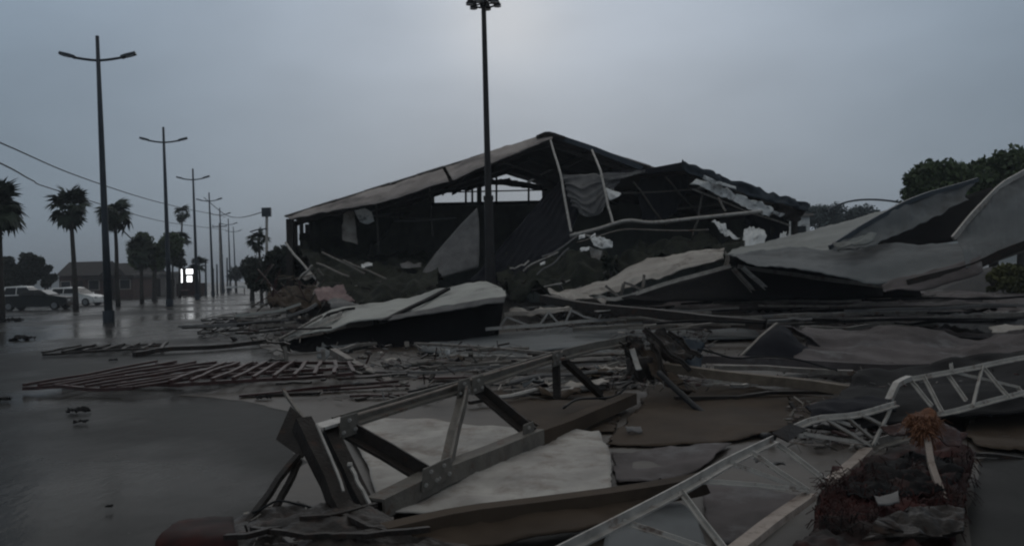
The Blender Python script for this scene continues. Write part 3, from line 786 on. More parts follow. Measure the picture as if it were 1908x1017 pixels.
palm(132, 386, 38, 55, 'slim tall fan palm beside the white car', .15, 2)
palm(213, 400, 33, 60, 'fan palm partly hidden behind the nearest street lamp', .1, 3)
palm(340, 398, 17, 110, 'small distant fan palm standing highest behind the second street lamp', -.5, 4, 20)
palm(482, 447, 22, 62, 'fan palm near the left corner of the pavilion, by the sign post', .1, 5, 24)
palm(262, 470, 30, 68, 'low bushy fan palm left of the second street lamp', .0, 6)
palm(334, 446, 22, 92, 'fan palm right behind the second street lamp', -.1, 8, 24)
palm(371, 494, 18, 90, 'dark low fan palm just right of the lit white sign', .0, 9, 24)

# ================================================================== trees and shrubs
def leafy(name, clumps, n, size, mat, parent=None, seed=0):
    r = np.random.default_rng(seed)
    tot = sum(c[1] ** 2 for c in clumps)
    C = []
    for c, rad, *sq in clumps:
        k = int(n * rad ** 2 / tot)
        dirs = r.normal(size=(k, 3)); dirs /= np.linalg.norm(dirs, axis=1)[:, None]
        rr = rad * (r.random(k) ** .45) * np.clip(1 + .15 * r.normal(size=k), .6, 1.12)
        p = dirs * rr[:, None]
        p[:, 2] *= (sq[0] if sq else .8)
        C.append(p + np.array(c))
    C = np.concatenate(C)
    C = C[C[:, 2] > 0.03]
    k = len(C)
    a = r.normal(size=(k, 3)); a /= np.linalg.norm(a, axis=1)[:, None]
    b = r.normal(size=(k, 3)); b -= (b * a).sum(1)[:, None] * a; b /= np.linalg.norm(b, axis=1)[:, None]
    s = size * (0.6 + .8 * r.random(k))[:, None]
    q = np.stack([C - a*s, C + b*s*.5, C + a*s, C - b*s*.5], 1).reshape(-1, 3)
    c0 = q.mean(0); c0[2] = q[:, 2].min() if parent is None else c0[2]
    base = np.array(wloc(parent)) if parent is not None else np.zeros(3)
    me = bpy.data.meshes.new(name)
    me.vertices.add(len(q)); me.vertices.foreach_set('co', (q - c0).ravel())
    me.loops.add(len(q)); me.loops.foreach_set('vertex_index', np.arange(len(q), dtype=np.int32))
    me.polygons.add(k); me.polygons.foreach_set('loop_start', np.arange(0, 4*k, 4, dtype=np.int32)); me.polygons.foreach_set('loop_total', np.full(k, 4, dtype=np.int32))
    me.update(); me.validate()
    me.materials.append(mat)
    o = bpy.data.objects.new(name, me); COL.objects.link(o)
    if parent is not None: o.parent = parent
    o.location = tuple(c0 - base)
    return o
def tree(u, d, vtop, vbot, wpx, label, mat, n=2500, seed=0, group=None, name='broadleaf_tree', size=.16, nc=7, cat='tree', trunk=True):
    base = PX(u, d, 0)
    t = thing(name, label, cat, base, group)
    zt, zb = P(u, vtop, d).z, max(P(u, vbot, d).z, .1)
    w = wpx / F * d / 2
    rnd = random.Random(seed)
    zc, hh = (zt + zb) / 2, (zt - zb) / 2
    cl = []
    for i in range(nc):
        a = rnd.uniform(0, 6.283); rr = rnd.uniform(.15, .75)
        x = w * rr * math.cos(a); y = w * .8 * rr * math.sin(a)
        z = zc + hh * rnd.uniform(-.55, .6)
        rad = min(w, hh * 1.3) * rnd.uniform(.34, .56)
        z = min(z, zt - rad * .75)
        cl.append(((base.x + x, base.y + y, max(z, rad * .5)), rad, .82))
    leafy('crown', cl, n, size, mat, t, seed)
    if trunk:
        bar('trunk', [base, Vector((base.x + .1, base.y, zc))], circ(max(.06, w * .09), 7), m_bark, t, .08, 5, taper=(1.3, .6))
        for i in range(3):
            c = cl[i][0]
            bar('limb', [Vector((base.x + .05, base.y, zb * .6 + zc * .4)), Vector(c)], circ(max(.03, w * .04), 5), m_bark, t, .1, 4, taper=(1.2, .4))
    return t
tree(288, 75, 430, 506, 92, 'broad green tree in front of the second street lamp, crown low', m_leaf, 7000, 11, nc=10)
tree(322, 84, 440, 508, 46, 'narrow green tree tucked behind the second street lamp', m_leaf2, 2200, 12)
tree(470, 66, 474, 545, 84, 'dark green bush left of the pavilion under the sign post', m_leaf2, 3500, 13, name='shrub', cat='shrub')
tree(515, 50, 448, 556, 104, 'tall dark bush pressed against the left corner of the pavilion', m_leaf2, 5000, 14, name='shrub', cat='shrub')
tree(558, 38, 462, 566, 80, 'dark bush with broken twigs in front of the pavilion corner', m_leaf2, 3500, 15, name='shrub', cat='shrub', size=.11)
tree(440, 120, 492, 530, 40, 'dusky purple grey shrub far down the avenue by the white barrier', m_leaf2, 1200, 16, name='shrub', cat='shrub')
tree(1800, 40, 298, 420, 200, 'dark rounded tree rising behind the slanted roof sheets at right', m_leaf, 22000, 17, size=.15, nc=20)
tree(1852, 42, 287, 410, 170, 'middle tree of the dark clump at right, behind the upper tip of the slanted roof', m_leaf, 16000, 28, size=.15, nc=16)
tree(1905, 41, 280, 430, 200, 'dark tree at the right edge behind the tilted grey roof sheet', m_leaf, 22000, 18, size=.15, nc=20)
tree(1742, 40, 306, 385, 100, 'left lobe sapling of the dark trees behind the slanted roof sheets', m_leaf, 9000, 19, size=.13, nc=12)
tree(1885, 30, 488, 560, 70, 'yellow green bush growing under the tilted roof sheet at right', m_leaf3, 3500, 20, name='shrub', cat='shrub', size=.09)
tree(1848, 31, 505, 548, 26, 'small yellow bush touching the low pale wall at right', m_leaf3, 1200, 21, name='shrub', cat='shrub', size=.07)
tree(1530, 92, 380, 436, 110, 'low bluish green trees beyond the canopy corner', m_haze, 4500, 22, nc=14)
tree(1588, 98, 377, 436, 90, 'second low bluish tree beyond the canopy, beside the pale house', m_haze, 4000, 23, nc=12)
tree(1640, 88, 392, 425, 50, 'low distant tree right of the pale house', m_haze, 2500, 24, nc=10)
tree(1135, 27.5, 472, 505, 24, 'small round dark tree on a thin stem before the white awning', m_leaf2, 1400, 25, size=.06, name='young_tree')
tag(bar('arched_frame', [P(1540, 392, 80), P(1580, 376, 80), P(1630, 372, 80), P(1690, 380, 80), P(1720, 396, 80)], circ(.10, 6), m_lamp, None, 0, 16), 'thin low arched frame beyond the canopy, over the bluish trees', 'frame')
# long dark hedge of trees behind the cars at left
for k, (u, vt, w) in enumerate(((-40, 468, 70), (10, 470, 60), (52, 464, 55), (84, 473, 40))):
    tree(u, 82 + k, vt, 545, w, ['dark tree at the left edge behind the dark pickup', 'dark tree second from the left edge in the tall hedge row', 'lumpy dark tree rising highest behind the dark pickup', 'dark tree ending the hedge row behind the white car'][k], m_leaf2, 4200, 30 + k, 'dark trees in a row behind the parked cars', size=.2, nc=10)

# ================================================================== houses beyond the road
def house(u, d, w, h, dep, wall, roof, label, nwin=3, gable=False, door=True):
    b = PX(u, d, 0)
    t = thing('house', label, 'house', b)
    x0, x1, y0, y1 = b.x - w/2, b.x + w/2, d, d + dep
    box('wall', (x0, y0, 0), (x1, y1, h), wall, t)
    if gable:
        V = [(x0-.3, y0-.4, h), (x1+.3, y0-.4, h), (x1+.3, y1+.4, h), (x0-.3, y1+.4, h), (x0-.3, (y0+y1)/2, h + dep*.28), (x1+.3, (y0+y1)/2, h + dep*.28)]
        mesh('roof', V, [(0, 1, 5, 4), (2, 3, 4, 5), (0, 4, 3), (1, 2, 5), (0, 3, 2, 1)], roof, t)
    else:
        box('roof', (x0-.25, y0-.35, h+.002), (x1+.25, y1+.25, h + .3), roof, t)
    for i in range(nwin):
        cx = x0 + w * (i + .5) / nwin
        if door and i == nwin // 2:
            dd = box('door', (cx - .5, y0 - .04, 0.01), (cx + .5, y0 - .003, 2.1), m_dark, t)
            continue
        fr_ = box('window', (cx - .6, y0 - .05, 1.0), (cx + .6, y0 - .003, 2.1), m_pale, t)
        box('pane', (cx - .52, y0 - .06, 1.08), (cx + .52, y0 - .051, 2.02), m_win, fr_)
    return t
house(148, 100, 4.6, 2.7, 6, m_brick, m_hroof, 'low house with a grey pitched roof behind the white car', 3, True)
house(205, 92, 5.0, 2.2, 6, m_brick, m_hroof, 'reddish brown low house behind the nearest lamp foot', 3)
house(292, 104, 5.2, 2.6, 6, m_plast, m_tile, 'pale low shop with a flat roof below the broad green tree', 3)
house(240, 108, 4.5, 2.6, 6, m_brick, m_hroof, 'grey hipped house between the low palm and the nearest lamp', 3, True)
house(1612, 110, 8, 5.2, 6, m_white, m_tile, 'pale house half hidden among bluish trees beyond the canopy', 3)
# slim dark posts standing at the end of the avenue
for k, (u, v0, d) in enumerate(((384, 486, 96), (405, 492, 104), (415, 474, 112), (424, 480, 118), (398, 500, 90))):
    b = PX(u, d, 0)
    tag(bar('roadside_post', [b, P(u - 1, v0, d)], circ(.11, 8), m_lamp, None, .03, 4, taper=(1.2, .8)), ['slim dark post just right of the low dark palm by the lit sign', 'slim dark post between the two tall lamps at the avenue end', 'tallest slim dark post at the avenue end', 'slim dark post at the right of the post cluster', 'short slim dark post in the middle of the post cluster'][k], 'post', 'slim posts at the avenue end')
# lit sign on a red kiosk
sg = thing('lit_sign', 'glowing white sign panels on a small dark red booth beside the road', 'sign', PX(350, 100, 0))
b = PX(350, 100, 0)
box('booth', (b.x - 1.3, 100, .0), (b.x + 1.5, 102, 1.45), m_red, sg)
box('counter', (b.x - .8, 99.7, .62), (b.x + .2, 99.99, .74), m_pink, sg)
bar('post', [Vector((b.x - 1.7, 100, 0)), Vector((b.x - 1.7, 100, 3.0))], circ(.06, 8), m_dark, sg)
box('sign_frame', (b.x - 1.05, 100.1, 1.45), (b.x + .9, 100.3, 3.25), m_dark, sg)
box('sign_panel', (b.x - .95, 100.0, 1.55), (b.x - .62, 100.09, 3.12), m_lit, sg)
box('sign_panel', (b.x - .12, 100.0, 2.55), (b.x + .62, 100.09, 3.1), m_lit, sg)
box('sign_panel', (b.x - .05, 100.0, 1.62), (b.x + .5, 100.09, 2.3), m_lit, sg)
# white barrier
bb = thing('road_barrier', 'low white road barrier at the far end of the avenue', 'barrier', PX(441, 100, 0))
b = PX(441, 100, 0)
box('rail', (b.x - 1.2, 100, .75), (b.x + 1.2, 100.1, .98), m_white, bb)
for s in (-.9, .9): box('leg', (b.x + s - .05, 100.02, 0), (b.x + s + .05, 100.08, .75), m_dark, bb)
# sign post by the pavilion corner
sp = thing('sign_post', 'square dark box on a bent post above the bush by the pavilion', 'sign post', PX(497, 60, 0))
b = PX(497, 60, 0)
bar('post', [b, P(497, 402, 60)], circ(.10, 8), m_pale, sp)
a0, a1 = P(489, 404, 60), P(505, 387, 60)
box('sign_box', (a0.x, 59.8, a0.z), (a1.x, 60.1, a1.z), m_lamp, sp)
bar('bracket', [P(466, 432, 59.9), P(480, 428, 59.9), P(497, 426, 59.9)], circ(.05, 6), m_lamp, sp, .02, 5)

# ================================================================== cars
def make_car(name, label, paint, u, d, heading, L=3.9, Hh=1.48, W=1.66, pick=False):
    r = thing(name, label, 'car', PX(u, d, 0))
    if pick:
        lower = [(-L/2, .42), (-L/2, .98), (-.25*L, 1.0), (.02*L, .98), (.30*L, .95), (L/2-.05, .82), (L/2, .45)]
        cab = [(-.18*L, 1.0), (-.15*L, Hh), (.10*L, Hh), (.24*L, .98)]
    else:
        lower = [(-L/2, .40), (-L/2 + .02, .92), (-.1*L, .95), (.22*L, .92), (.40*L, .80), (L/2 - .03, .66), (L/2, .38)]
        cab = [(-L/2 + .10, .93), (-.40*L, Hh - .05), (-.10*L, Hh), (.06*L, Hh - .06), (.25*L, .91)]
    n = len(lower)
    V = []; Fc = []
    prof = lower + [(L*.44, .24), (-L*.44, .24)]
    k = len(prof)
    for s, ins in ((-1, .06), (-1, 0), (1, 0), (1, .06)):
        for (x, z) in prof:
            V.append((x * (1 if ins == 0 else .985), s * (W/2 - ins), z if ins == 0 else .25 + (z - .25) * .985))
    # shoulder rounding: rows 0..3
    for a in range(3):
        for j in range(k):
            b_ = (j + 1) % k
            Fc.append((a*k + j, a*k + b_, (a+1)*k + b_, (a+1)*k + j))
    Fc.append(tuple(reversed(range(k)))); Fc.append(tuple(range(3*k, 4*k)))
    body = mesh('body', V, Fc, paint, r, recenter=False)
    V = []; kc = len(cab)
    for s, ins in ((-1, 1), (1, 1)):
        for i, (x, z) in enumerate(cab):
            t = (z - .95) / (Hh - .95)
            V.append((x, s * (W/2 - .06 - .17 * max(0, t)), z))
    Fc = [tuple(reversed(range(kc))), tuple(range(kc, 2*kc))] + [(i, i+1, kc+i+1, kc+i) for i in range(kc-1)]
    mesh('cabin', V, Fc, paint, r, recenter=False)
    def quad(name, pts, m, par):
        p = [Vector(q) for q in pts]
        nn = (p[1]-p[0]).cross(p[2]-p[0]).normalized() * .012
        V = [q + nn for q in p] + [q - nn for q in p]
        return mesh(name, V, [(0,1,2,3), (7,6,5,4), (0,4,5,1), (1,5,6,2), (2,6,7,3), (3,7,4,0)], m, par, recenter=False)
    def side(x, z, s):
        t = max(0, (z - .95) / (Hh - .95)); return Vector((x, s * (W/2 - .06 - .17*t + .006), z))
    for s in (-1, 1):
        zt, zb = Hh - .13, .98
        if pick:
            quad('window', [side(-.14*L, zb, s), side(.04*L, zb, s), side(.04*L, zt, s), side(-.125*L, zt, s)], m_win, r)
            quad('window', [side(.055*L, zb, s), side(.20*L, zb, s), side(.10*L, zt, s), side(.055*L, zt, s)], m_win, r)
        else:
            quad('window', [side(-.42*L, zb, s), side(-.16*L, zb, s), side(-.16*L, zt, s), side(-.37*L, zt, s)], m_win, r)
            quad('window', [side(-.14*L, zb, s), side(.20*L, zb, s), side(.06*L, zt, s), side(-.14*L, zt, s)], m_win, r)
    c1, c2 = cab[-2], cab[-1]
    f = lambda t, s, w: Vector((c1[0] + (c2[0]-c1[0])*t + .006, s*w, c1[1] + (c2[1]-c1[1])*t + .012))
    quad('windscreen', [f(.12, -1, W/2-.24), f(.9, -1, W/2-.14), f(.9, 1, W/2-.14), f(.12, 1, W/2-.24)], m_win, r)
    c1, c2 = cab[1], cab[0]
    f2 = lambda t, s, w: Vector((c1[0] + (c2[0]-c1[0])*t - .006, s*w, c1[1] + (c2[1]-c1[1])*t + .006))
    quad('rear_window', [f2(.15, 1, W/2-.24), f2(.85, 1, W/2-.16), f2(.85, -1, W/2-.16), f2(.15, -1, W/2-.24)], m_win, r)
    for s in (-1, 1):
        lbox('headlight', (L/2 - .14, s*(W/2 - .3) - .15, .58), (L/2 + .01, s*(W/2 - .3) + .15, .70), m_lens, r)
        lbox('tail_light', (-L/2 - .02, s*(W/2 - .18) - .08, .66), (-L/2 + .05, s*(W/2 - .18) + .08, .90), m_tail, r)
        lbox('mirror', (.19*L, s*(W/2 + .06) - .07, .93), (.22*L, s*(W/2 + .06) + .07, 1.05), paint, r)
        for x in (-.31*L, .32*L):
            y = s * (W/2 - .1)
            w_ = thing('wheel', 'w', 'w'); del w_['label']; del w_['category']
            w_.parent = r; w_.location = (x, y, .30)
            V, Fc = sweep_geo([(0, -.1, 0), (0, -.08, 0), (0, .08, 0), (0, .1, 0)], circ(.30, 16)); mesh('tyre', V, Fc, m_tyre, w_, recenter=False)
            V, Fc = sweep_geo([(0, s*.09, 0), (0, s*.115, 0)], circ(.19, 12)); mesh('rim', V, Fc, m_rim, w_, recenter=False)
    lbox('bumper', (L/2 - .1, -W/2 + .06, .26), (L/2 + .03, W/2 - .06, .46), paint if not pick else m_dark, r)
    lbox('bumper', (-L/2 - .03, -W/2 + .06, .26), (-L/2 + .1, W/2 - .06, .46), paint if not pick else m_dark, r)
    r.rotation_euler = (0, 0, heading)
    return r
make_car('parked_car', 'white hatchback parked beside the slim tall palm, facing right', m_carw, 143, 66, -.12)
make_car('parked_car', 'dark pickup standing low in the flood left of the white hatchback', m_carg, 70, 58, .05, L=4.7, Hh=1.35, W=1.75, pick=True)
make_car('parked_car', 'white car of which only the roof shows above the dark pickup', m_carw, 52, 69, .1, L=3.6, Hh=1.66)
#PART3
# ================================================================== right hand roof sheets
tag(patch('pale_roof_sheet', [[P(1380, 462, 27), P(1470, 440, 27.5), P(1560, 415, 28), P(1700, 385, 28)],
                              [P(1360, 468, 24), P(1450, 462, 24), P(1560, 440, 24), P(1700, 420, 24)],
                              [P(1350, 474, 22), P(1450, 482, 21), P(1560, 470, 21), P(1680, 455, 21)]], m_roofp, None, 84, 22, .07, 1.6, .015, .05, corr=(14, .006, 'u')),
    'broad pale roof sheet lying flat beyond the dark triangular hollow', 'roof sheet')
sl = thing('slanted_roof', 'slanted roof slab rising to the right in front of the dark trees', 'roof slab', PX(1690, 20, 0))
patch('roof_skin', [[P(1545, 462, 18.2), P(1640, 404, 19.2), P(1720, 368, 20), P(1822, 336, 21)],
                    [P(1560, 466, 18), P(1650, 430, 19), P(1720, 400, 19.7), P(1800, 362, 20.5)],
                    [P(1590, 468, 17.7), P(1645, 450, 18.4), P(1720, 416, 19.3), P(1806, 372, 20.2)]], m_roof, sl, 50, 12, .07, .8, .015, .05, corr=(9, .015, 'u'))
bar('edge_trim', [P(1546, 461, 18.15), P(1640, 403, 19.15), P(1720, 367, 19.95), P(1822, 335, 20.9)], rect(.06, .1), m_lamp, sl, .05, 10)
patch('shade_skin', [[P(1628, 444, 19.2), P(1700, 420, 20.2), P(1790, 372, 21.2), P(1850, 350, 21.5)], [P(1636, 456, 19), P(1700, 458, 19.6), P(1780, 450, 20), P(1830, 440, 20)]], m_black, sl, 20, 8, .06, 1.0, .03, .02)  # black sheet standing for the shaded interior beneath the slab
patch('torn_flap', [[P(1552, 458, 17.8), P(1590, 446, 17.9), P(1634, 438, 18)], [P(1560, 468, 17.5), P(1590, 462, 17.6), P(1628, 454, 17.7)]], m_roofp, sl, 16, 8, .12, .4, .02, .06)
tag(patch('grey_roof_sheet', [[P(1356, 474, 19.5), P(1450, 466, 19.5), P(1560, 462, 19), P(1680, 454, 18.5), P(1800, 452, 18)],
                              [P(1372, 482, 18.8), P(1450, 482, 18.6), P(1560, 486, 18.2), P(1680, 486, 17.6), P(1820, 470, 17)],
                              [P(1390, 490, 18.2), P(1460, 500, 17.6), P(1560, 516, 17), P(1660, 528, 16.4), P(1838, 486, 15.6)]], m_roof, None, 96, 24, .09, 1.4, .015, .05, corr=(16, .006, 'u')),
    'wide grey roof sheet sagging in the middle above the black gable frame', 'roof sheet')
tl = thing('tilted_roof_sheet', 'big tilted grey roof sheet cut off by the right edge of the view', 'roof sheet', PX(1880, 15, 0))
patch('skin', [[P(1960, 292, 16.5), P(1908, 322, 16.4), P(1860, 350, 16.3), P(1822, 392, 16.2), P(1778, 442, 16)],
               [P(1980, 360, 15.8), P(1910, 385, 15.7), P(1870, 405, 15.6), P(1830, 440, 15.5), P(1790, 462, 15.4)],
               [P(1990, 420, 15), P(1915, 452, 15), P(1870, 468, 14.9), P(1835, 482, 14.9), P(1800, 500, 14.8)]], m_roof, tl, 80, 26, .07, 1.1, .015, .05, corr=(13, .005, 'u'))
bar('edge_trim', [P(1960, 290, 16.4), P(1908, 320, 16.3), P(1860, 348, 16.2), P(1822, 390, 16.1), P(1776, 444, 15.9)], rect(.05, .09), m_galv, tl, .04, 14)
bar('lower_beam', [P(1690, 528, 15.2), P(1800, 500, 14.9), P(1880, 470, 14.7), P(1980, 430, 14.4)], rect(.10, .14), m_dark, tl, .04, 10)
bar('lower_beam', [P(1740, 524, 15.3), P(1830, 496, 14.9), P(1980, 440, 14.4)], rect(.05, .05), m_steel, tl, .03, 8)
tag(patch('shade_backdrop', [[P(1355, 478, 25.2), P(1460, 484, 25), P(1560, 492, 25), P(1700, 505, 24.6)], [P(1350, 560, 25.2), P(1460, 560, 25), P(1560, 560, 25), P(1720, 556, 24.6)]], m_black, None, 24, 8, .06, 1, .02, .03), 'added black sheet standing for the shade behind the black fallen gable', 'sheeting')  # added black sheet: closes sky gaps where only shade lies under the roof sheets
tag(slab('low_wall', [PX(1705, 36, 0), PX(1870, 34, 0), P(1868, 494, 34), P(1720, 518, 36)], .15, m_plast), 'low pale wall seen under the tilted roof sheet at right', 'wall')
tag(patch('ridge_flap', [[P(1640, 530, 15.6), P(1720, 510, 15.4), P(1830, 478, 15)], [P(1650, 545, 15), P(1740, 538, 14.8), P(1830, 500, 14.5)]], m_purple, None, 18, 8, .08, .7, .02, .06), 'dull grey flap hanging under the sagging roof sheet at right', 'flap')

# ================================================================== fallen gable frame
fg = thing('fallen_gable_frame', 'low black fallen gable with pale edge angles in front of the grey roof sheet', 'gable frame', PX(1380, 23, 0))
patch('gable_skin', [[P(1158, 556, 24), P(1260, 527, 24), P(1366, 498, 24), P(1500, 514, 23), P(1645, 536, 22)],
                     [P(1164, 562, 23.4), P(1260, 562, 23.2), P(1366, 560, 23), P(1500, 556, 22.4), P(1645, 552, 21.6)]], m_black, fg, 30, 8, .05, 1, .03)
for i, (pts, m) in enumerate((([P(1108, 550, 23.9), P(1155, 557, 23.8), P(1260, 524, 23.8), P(1362, 495, 23.8)], m_pale),
                         ([P(1374, 496, 23.7), P(1500, 514, 22.8), P(1650, 534, 21.8)], m_steel),
                         ([P(1366, 500, 23.5), P(1392, 528, 23.2), P(1410, 552, 23)], m_steel),
                         ([P(1384, 498, 23.4), P(1415, 525, 23.1), P(1446, 552, 22.9)], m_pale),
                         ([P(1352, 497, 24.2), P(1356, 484, 24.4), P(1354, 470, 24.6)], m_steel))):
    bar('edge_angle' if i < 2 else 'tie_bar', pts, ell(.10, .10, .02), m, fg, .04, 10)
for (u0, v0, u1, v1) in ((1128, 532, 1158, 556), (1158, 556, 1162, 528), (1200, 512, 1198, 536), (1162, 526, 1200, 540)):
    bar('tie_bar', [P(u0, v0, 24), P(u1, v1, 23.9)], rect(.07, .07), m_steel, fg, .02, 3)
tag(patch('cream_roof_sheet', [[P(1010, 556, 25), P(1120, 520, 26), P(1200, 486, 26.5), P(1275, 468, 26.5), P(1350, 458, 26.5)],
                               [P(1030, 560, 24), P(1120, 536, 24.6), P(1200, 508, 25), P(1275, 486, 25.2), P(1350, 472, 25.4)],
                               [P(1060, 563, 23.4), P(1130, 545, 24), P(1210, 522, 24.4), P(1280, 498, 24.6), P(1350, 482, 24.8)]], m_cream, None, 44, 16, .12, .8, .03, .08, fold=(3, .08, 'v', .3)),
    'long cream coloured crumpled roof sheet climbing towards the pale flat sheet', 'roof sheet')
tag(patch('cream_scrap', [[P(1020, 540, 24), P(1070, 545, 23.8), P(1130, 560, 23.4)], [P(1024, 552, 23.4), P(1070, 558, 23), P(1130, 566, 22.8)]], m_cream, None, 20, 8, .16, .5, .02, .08), 'crumpled pale strip below the lower end of the cream roof sheet', 'scrap')
for i, (a, b) in enumerate((((975, 505), (1040, 470)), ((1000, 512), (1060, 462)), ((985, 540), (1075, 518)), ((1040, 560), (1130, 505)), ((950, 500), (985, 486)), ((1010, 478), (1075, 440)))):
    tag(bar('thin_rod', [P(*a, 27.5), P((a[0]+b[0])/2, (a[1]+b[1])/2 + random.uniform(-6, 6), 27.5), P(*b, 27.8)], circ(.03, 5), m_gcloth if i % 2 else m_galv, None, .12, 8), ['thin bent pale rod leftmost of those reaching up the drape foot', 'thin bent grey rod reaching highest at the foot of the drape', 'thin bent pale rod lying flattest below the drape', 'thin bent grey rod beside the cream roof sheet below the drape', 'short thin pale rod farthest left below the drape', 'thin bent grey rod running up to the long pale bent pipe'][i], 'rod', 'thin rods tangled below the grey drape')

# ================================================================== pale tarpaulin lean-to (middle left)
lt = thing('collapsed_lean_to', 'collapsed lean-to roof with a pale tarpaulin over a black hollow, middle of the wreckage', 'lean-to', PX(730, 19.5, 0))
patch('tarpaulin', [[P(590, 590, 20.5), P(650, 570, 21), P(730, 562, 21.6), P(800, 545, 21.8), P(860, 530, 21.8), P(905, 527, 21.6), P(936, 536, 21)],
                    [P(556, 615, 19.6), P(640, 588, 20.1), P(720, 574, 20.5), P(800, 562, 20.6), P(860, 546, 20.5), P(910, 541, 20.4), P(942, 546, 20.2)],
                    [P(516, 636, 18.6), P(610, 612, 19), P(700, 596, 19.2), P(780, 580, 19.3), P(850, 566, 19.3), P(900, 560, 19.3), P(944, 553, 19.4)]], m_tarp, lt, 50, 18, .07, .9, .03, .03, fold=(2, .04, 'v', .3))
patch('front_hem', [[P(700, 596, 19.15), P(780, 580, 19.25), P(850, 566, 19.25), P(900, 560, 19.25), P(944, 552, 19.35)], [P(720, 598, 19.0), P(790, 588, 19.1), P(850, 577, 19.1), P(900, 570, 19.1), P(940, 563, 19.2)]], m_gcloth, lt, 24, 4, .05, .6, .02, .03)
patch('shade_skirt', [[P(525, 640, 19.0), P(620, 618, 19.5), P(720, 600, 19.8), P(830, 576, 19.9), P(940, 560, 20)], [P(545, 655, 18.6), P(640, 656, 18.9), P(740, 650, 19.4), P(830, 645, 19.6), P(930, 632, 20)]], m_black, lt, 26, 8, .1, 1.0, .03, .04)  # black sheet standing in for the shadow void below the tarpaulin
bar('roof_batten', [P(715, 598, 19.0), P(780, 566, 20), P(835, 538, 21.2)], rect(.13, .06), m_black, lt, .03, 8)
bar('roof_batten', [P(598, 600, 19.7), P(620, 582, 20.3), P(660, 574, 20.7)], rect(.08, .05), m_black, lt, .06, 8)
bar('eave_angle', [P(510, 638, 18.5), P(555, 622, 18.8), P(610, 598, 19.4), P(640, 584, 20)], ell(.11, .11, .02), m_pale, lt, .06, 10)
bar('eave_angle', [P(520, 632, 18.3), P(600, 588, 19.6)], rect(.05, .05), m_steel, lt, .05, 6)
bar('prop', [PX(535, 18.6, 0), P(528, 636, 18.5)], rect(.12, .12), m_dark, lt)
bar('prop', [PX(925, 20.4, 0), P(925, 556, 20.3)], rect(.12, .12), m_dark, lt)
bar('prop', [PX(700, 20.8, 0), P(700, 585, 20.4)], rect(.12, .12), m_dark, lt)
tag(patch('pink_cloth', [[P(588, 533, 24), P(610, 530, 24), P(640, 530, 24)], [P(585, 548, 23.5), P(612, 545, 23.5), P(650, 550, 23.5)], [P(602, 560, 23), P(630, 565, 23), P(664, 566, 23)]], m_pink, None, 16, 14, .12, .5, .02, .08, fold=(4, .05, 'u', .3)),
    'faded pink cloth crumpled above the pale tarpaulin lean-to', 'cloth')
tag(patch('pink_cloth', [[P(610, 558, 22.6), P(640, 560, 22.6), P(668, 562, 22.6)], [P(615, 575, 22), P(645, 577, 22), P(690, 572, 22)]], m_gcloth, None, 14, 8, .12, .5, .02, .08), 'grey rag lying between the pink cloth and the pale tarpaulin', 'cloth')

# small pale lattice lying right of the lean-to
lat = thing('short_lattice_girder', 'short pale lattice girder lying right of the tarpaulin lean-to', 'girder', PX(1030, 20, 0))
bar('chord', [P(905, 613, 19.6), P(1000, 605, 19.8), P(1080, 599, 20), P(1166, 594, 20.2)], ell(.07, .07, .015), m_galv, lat, .04, 8)
bar('chord', [P(940, 586, 20.4), P(1000, 582, 20.5), P(1066, 576, 20.6)], ell(.09, .09, .015), m_cream, lat, .06, 8)
zz = [(930, 610), (944, 590), (985, 606), (1006, 604), (1022, 581), (1040, 601), (1054, 600), (1064, 578), (1088, 590), (1116, 596), (1120, 586)]
for a, b in zip(zz[:-1], zz[1:]):
    bar('web_bar', [P(*a, 20.1), P(*b, 20.1)], rect(.045, .045), m_galv, lat, .015, 2)
tag(patch('crumpled_scrap', [[P(950, 580, 20.8), P(1000, 574, 20.8), P(1065, 574, 20.8)], [P(945, 588, 20.5), P(1000, 584, 20.5), P(1060, 582, 20.5)]], m_cream, None, 18, 6, .14, .4, .02, .06), 'crumpled pale sheet on top of the short lattice girder', 'scrap')
tag(bar('long_dark_beam', [P(1012, 556, 22.5), P(1100, 572, 20.5), P(1220, 586, 19), P(1330, 597, 18), P(1425, 605, 17.3)], chan(.22, .20, .03), m_dark, None, .05, 10), 'long dark channel beam sloping across the middle of the wreckage', 'beam')
tag(bar('pale_strip', [P(1110, 580, 19.9), P(1150, 577, 19.9), P(1215, 578, 19.5)], rect(.3, .02), m_galv, None, .05, 6), 'pale metal strip behind the long dark channel beam', 'strip')

# grey-green sheet and other flat sheets on the ground, middle distance
tag(patch('flat_sheet', [[G(800, 640, .12), G(960, 618, .14), G(1120, 604, .14), G(1300, 596, .14)],
                         [G(780, 652, .1), G(960, 642, .1), G(1150, 630, .1), G(1400, 614, .1)],
                         [G(860, 662, .05), G(960, 658, .05), G(1150, 645, .05), G(1420, 630, .05)]], m_roof, None, 34, 14, .06, 2, .02, .05), 'flat grey green sheet on the ground beside the short lattice girder', 'sheet')

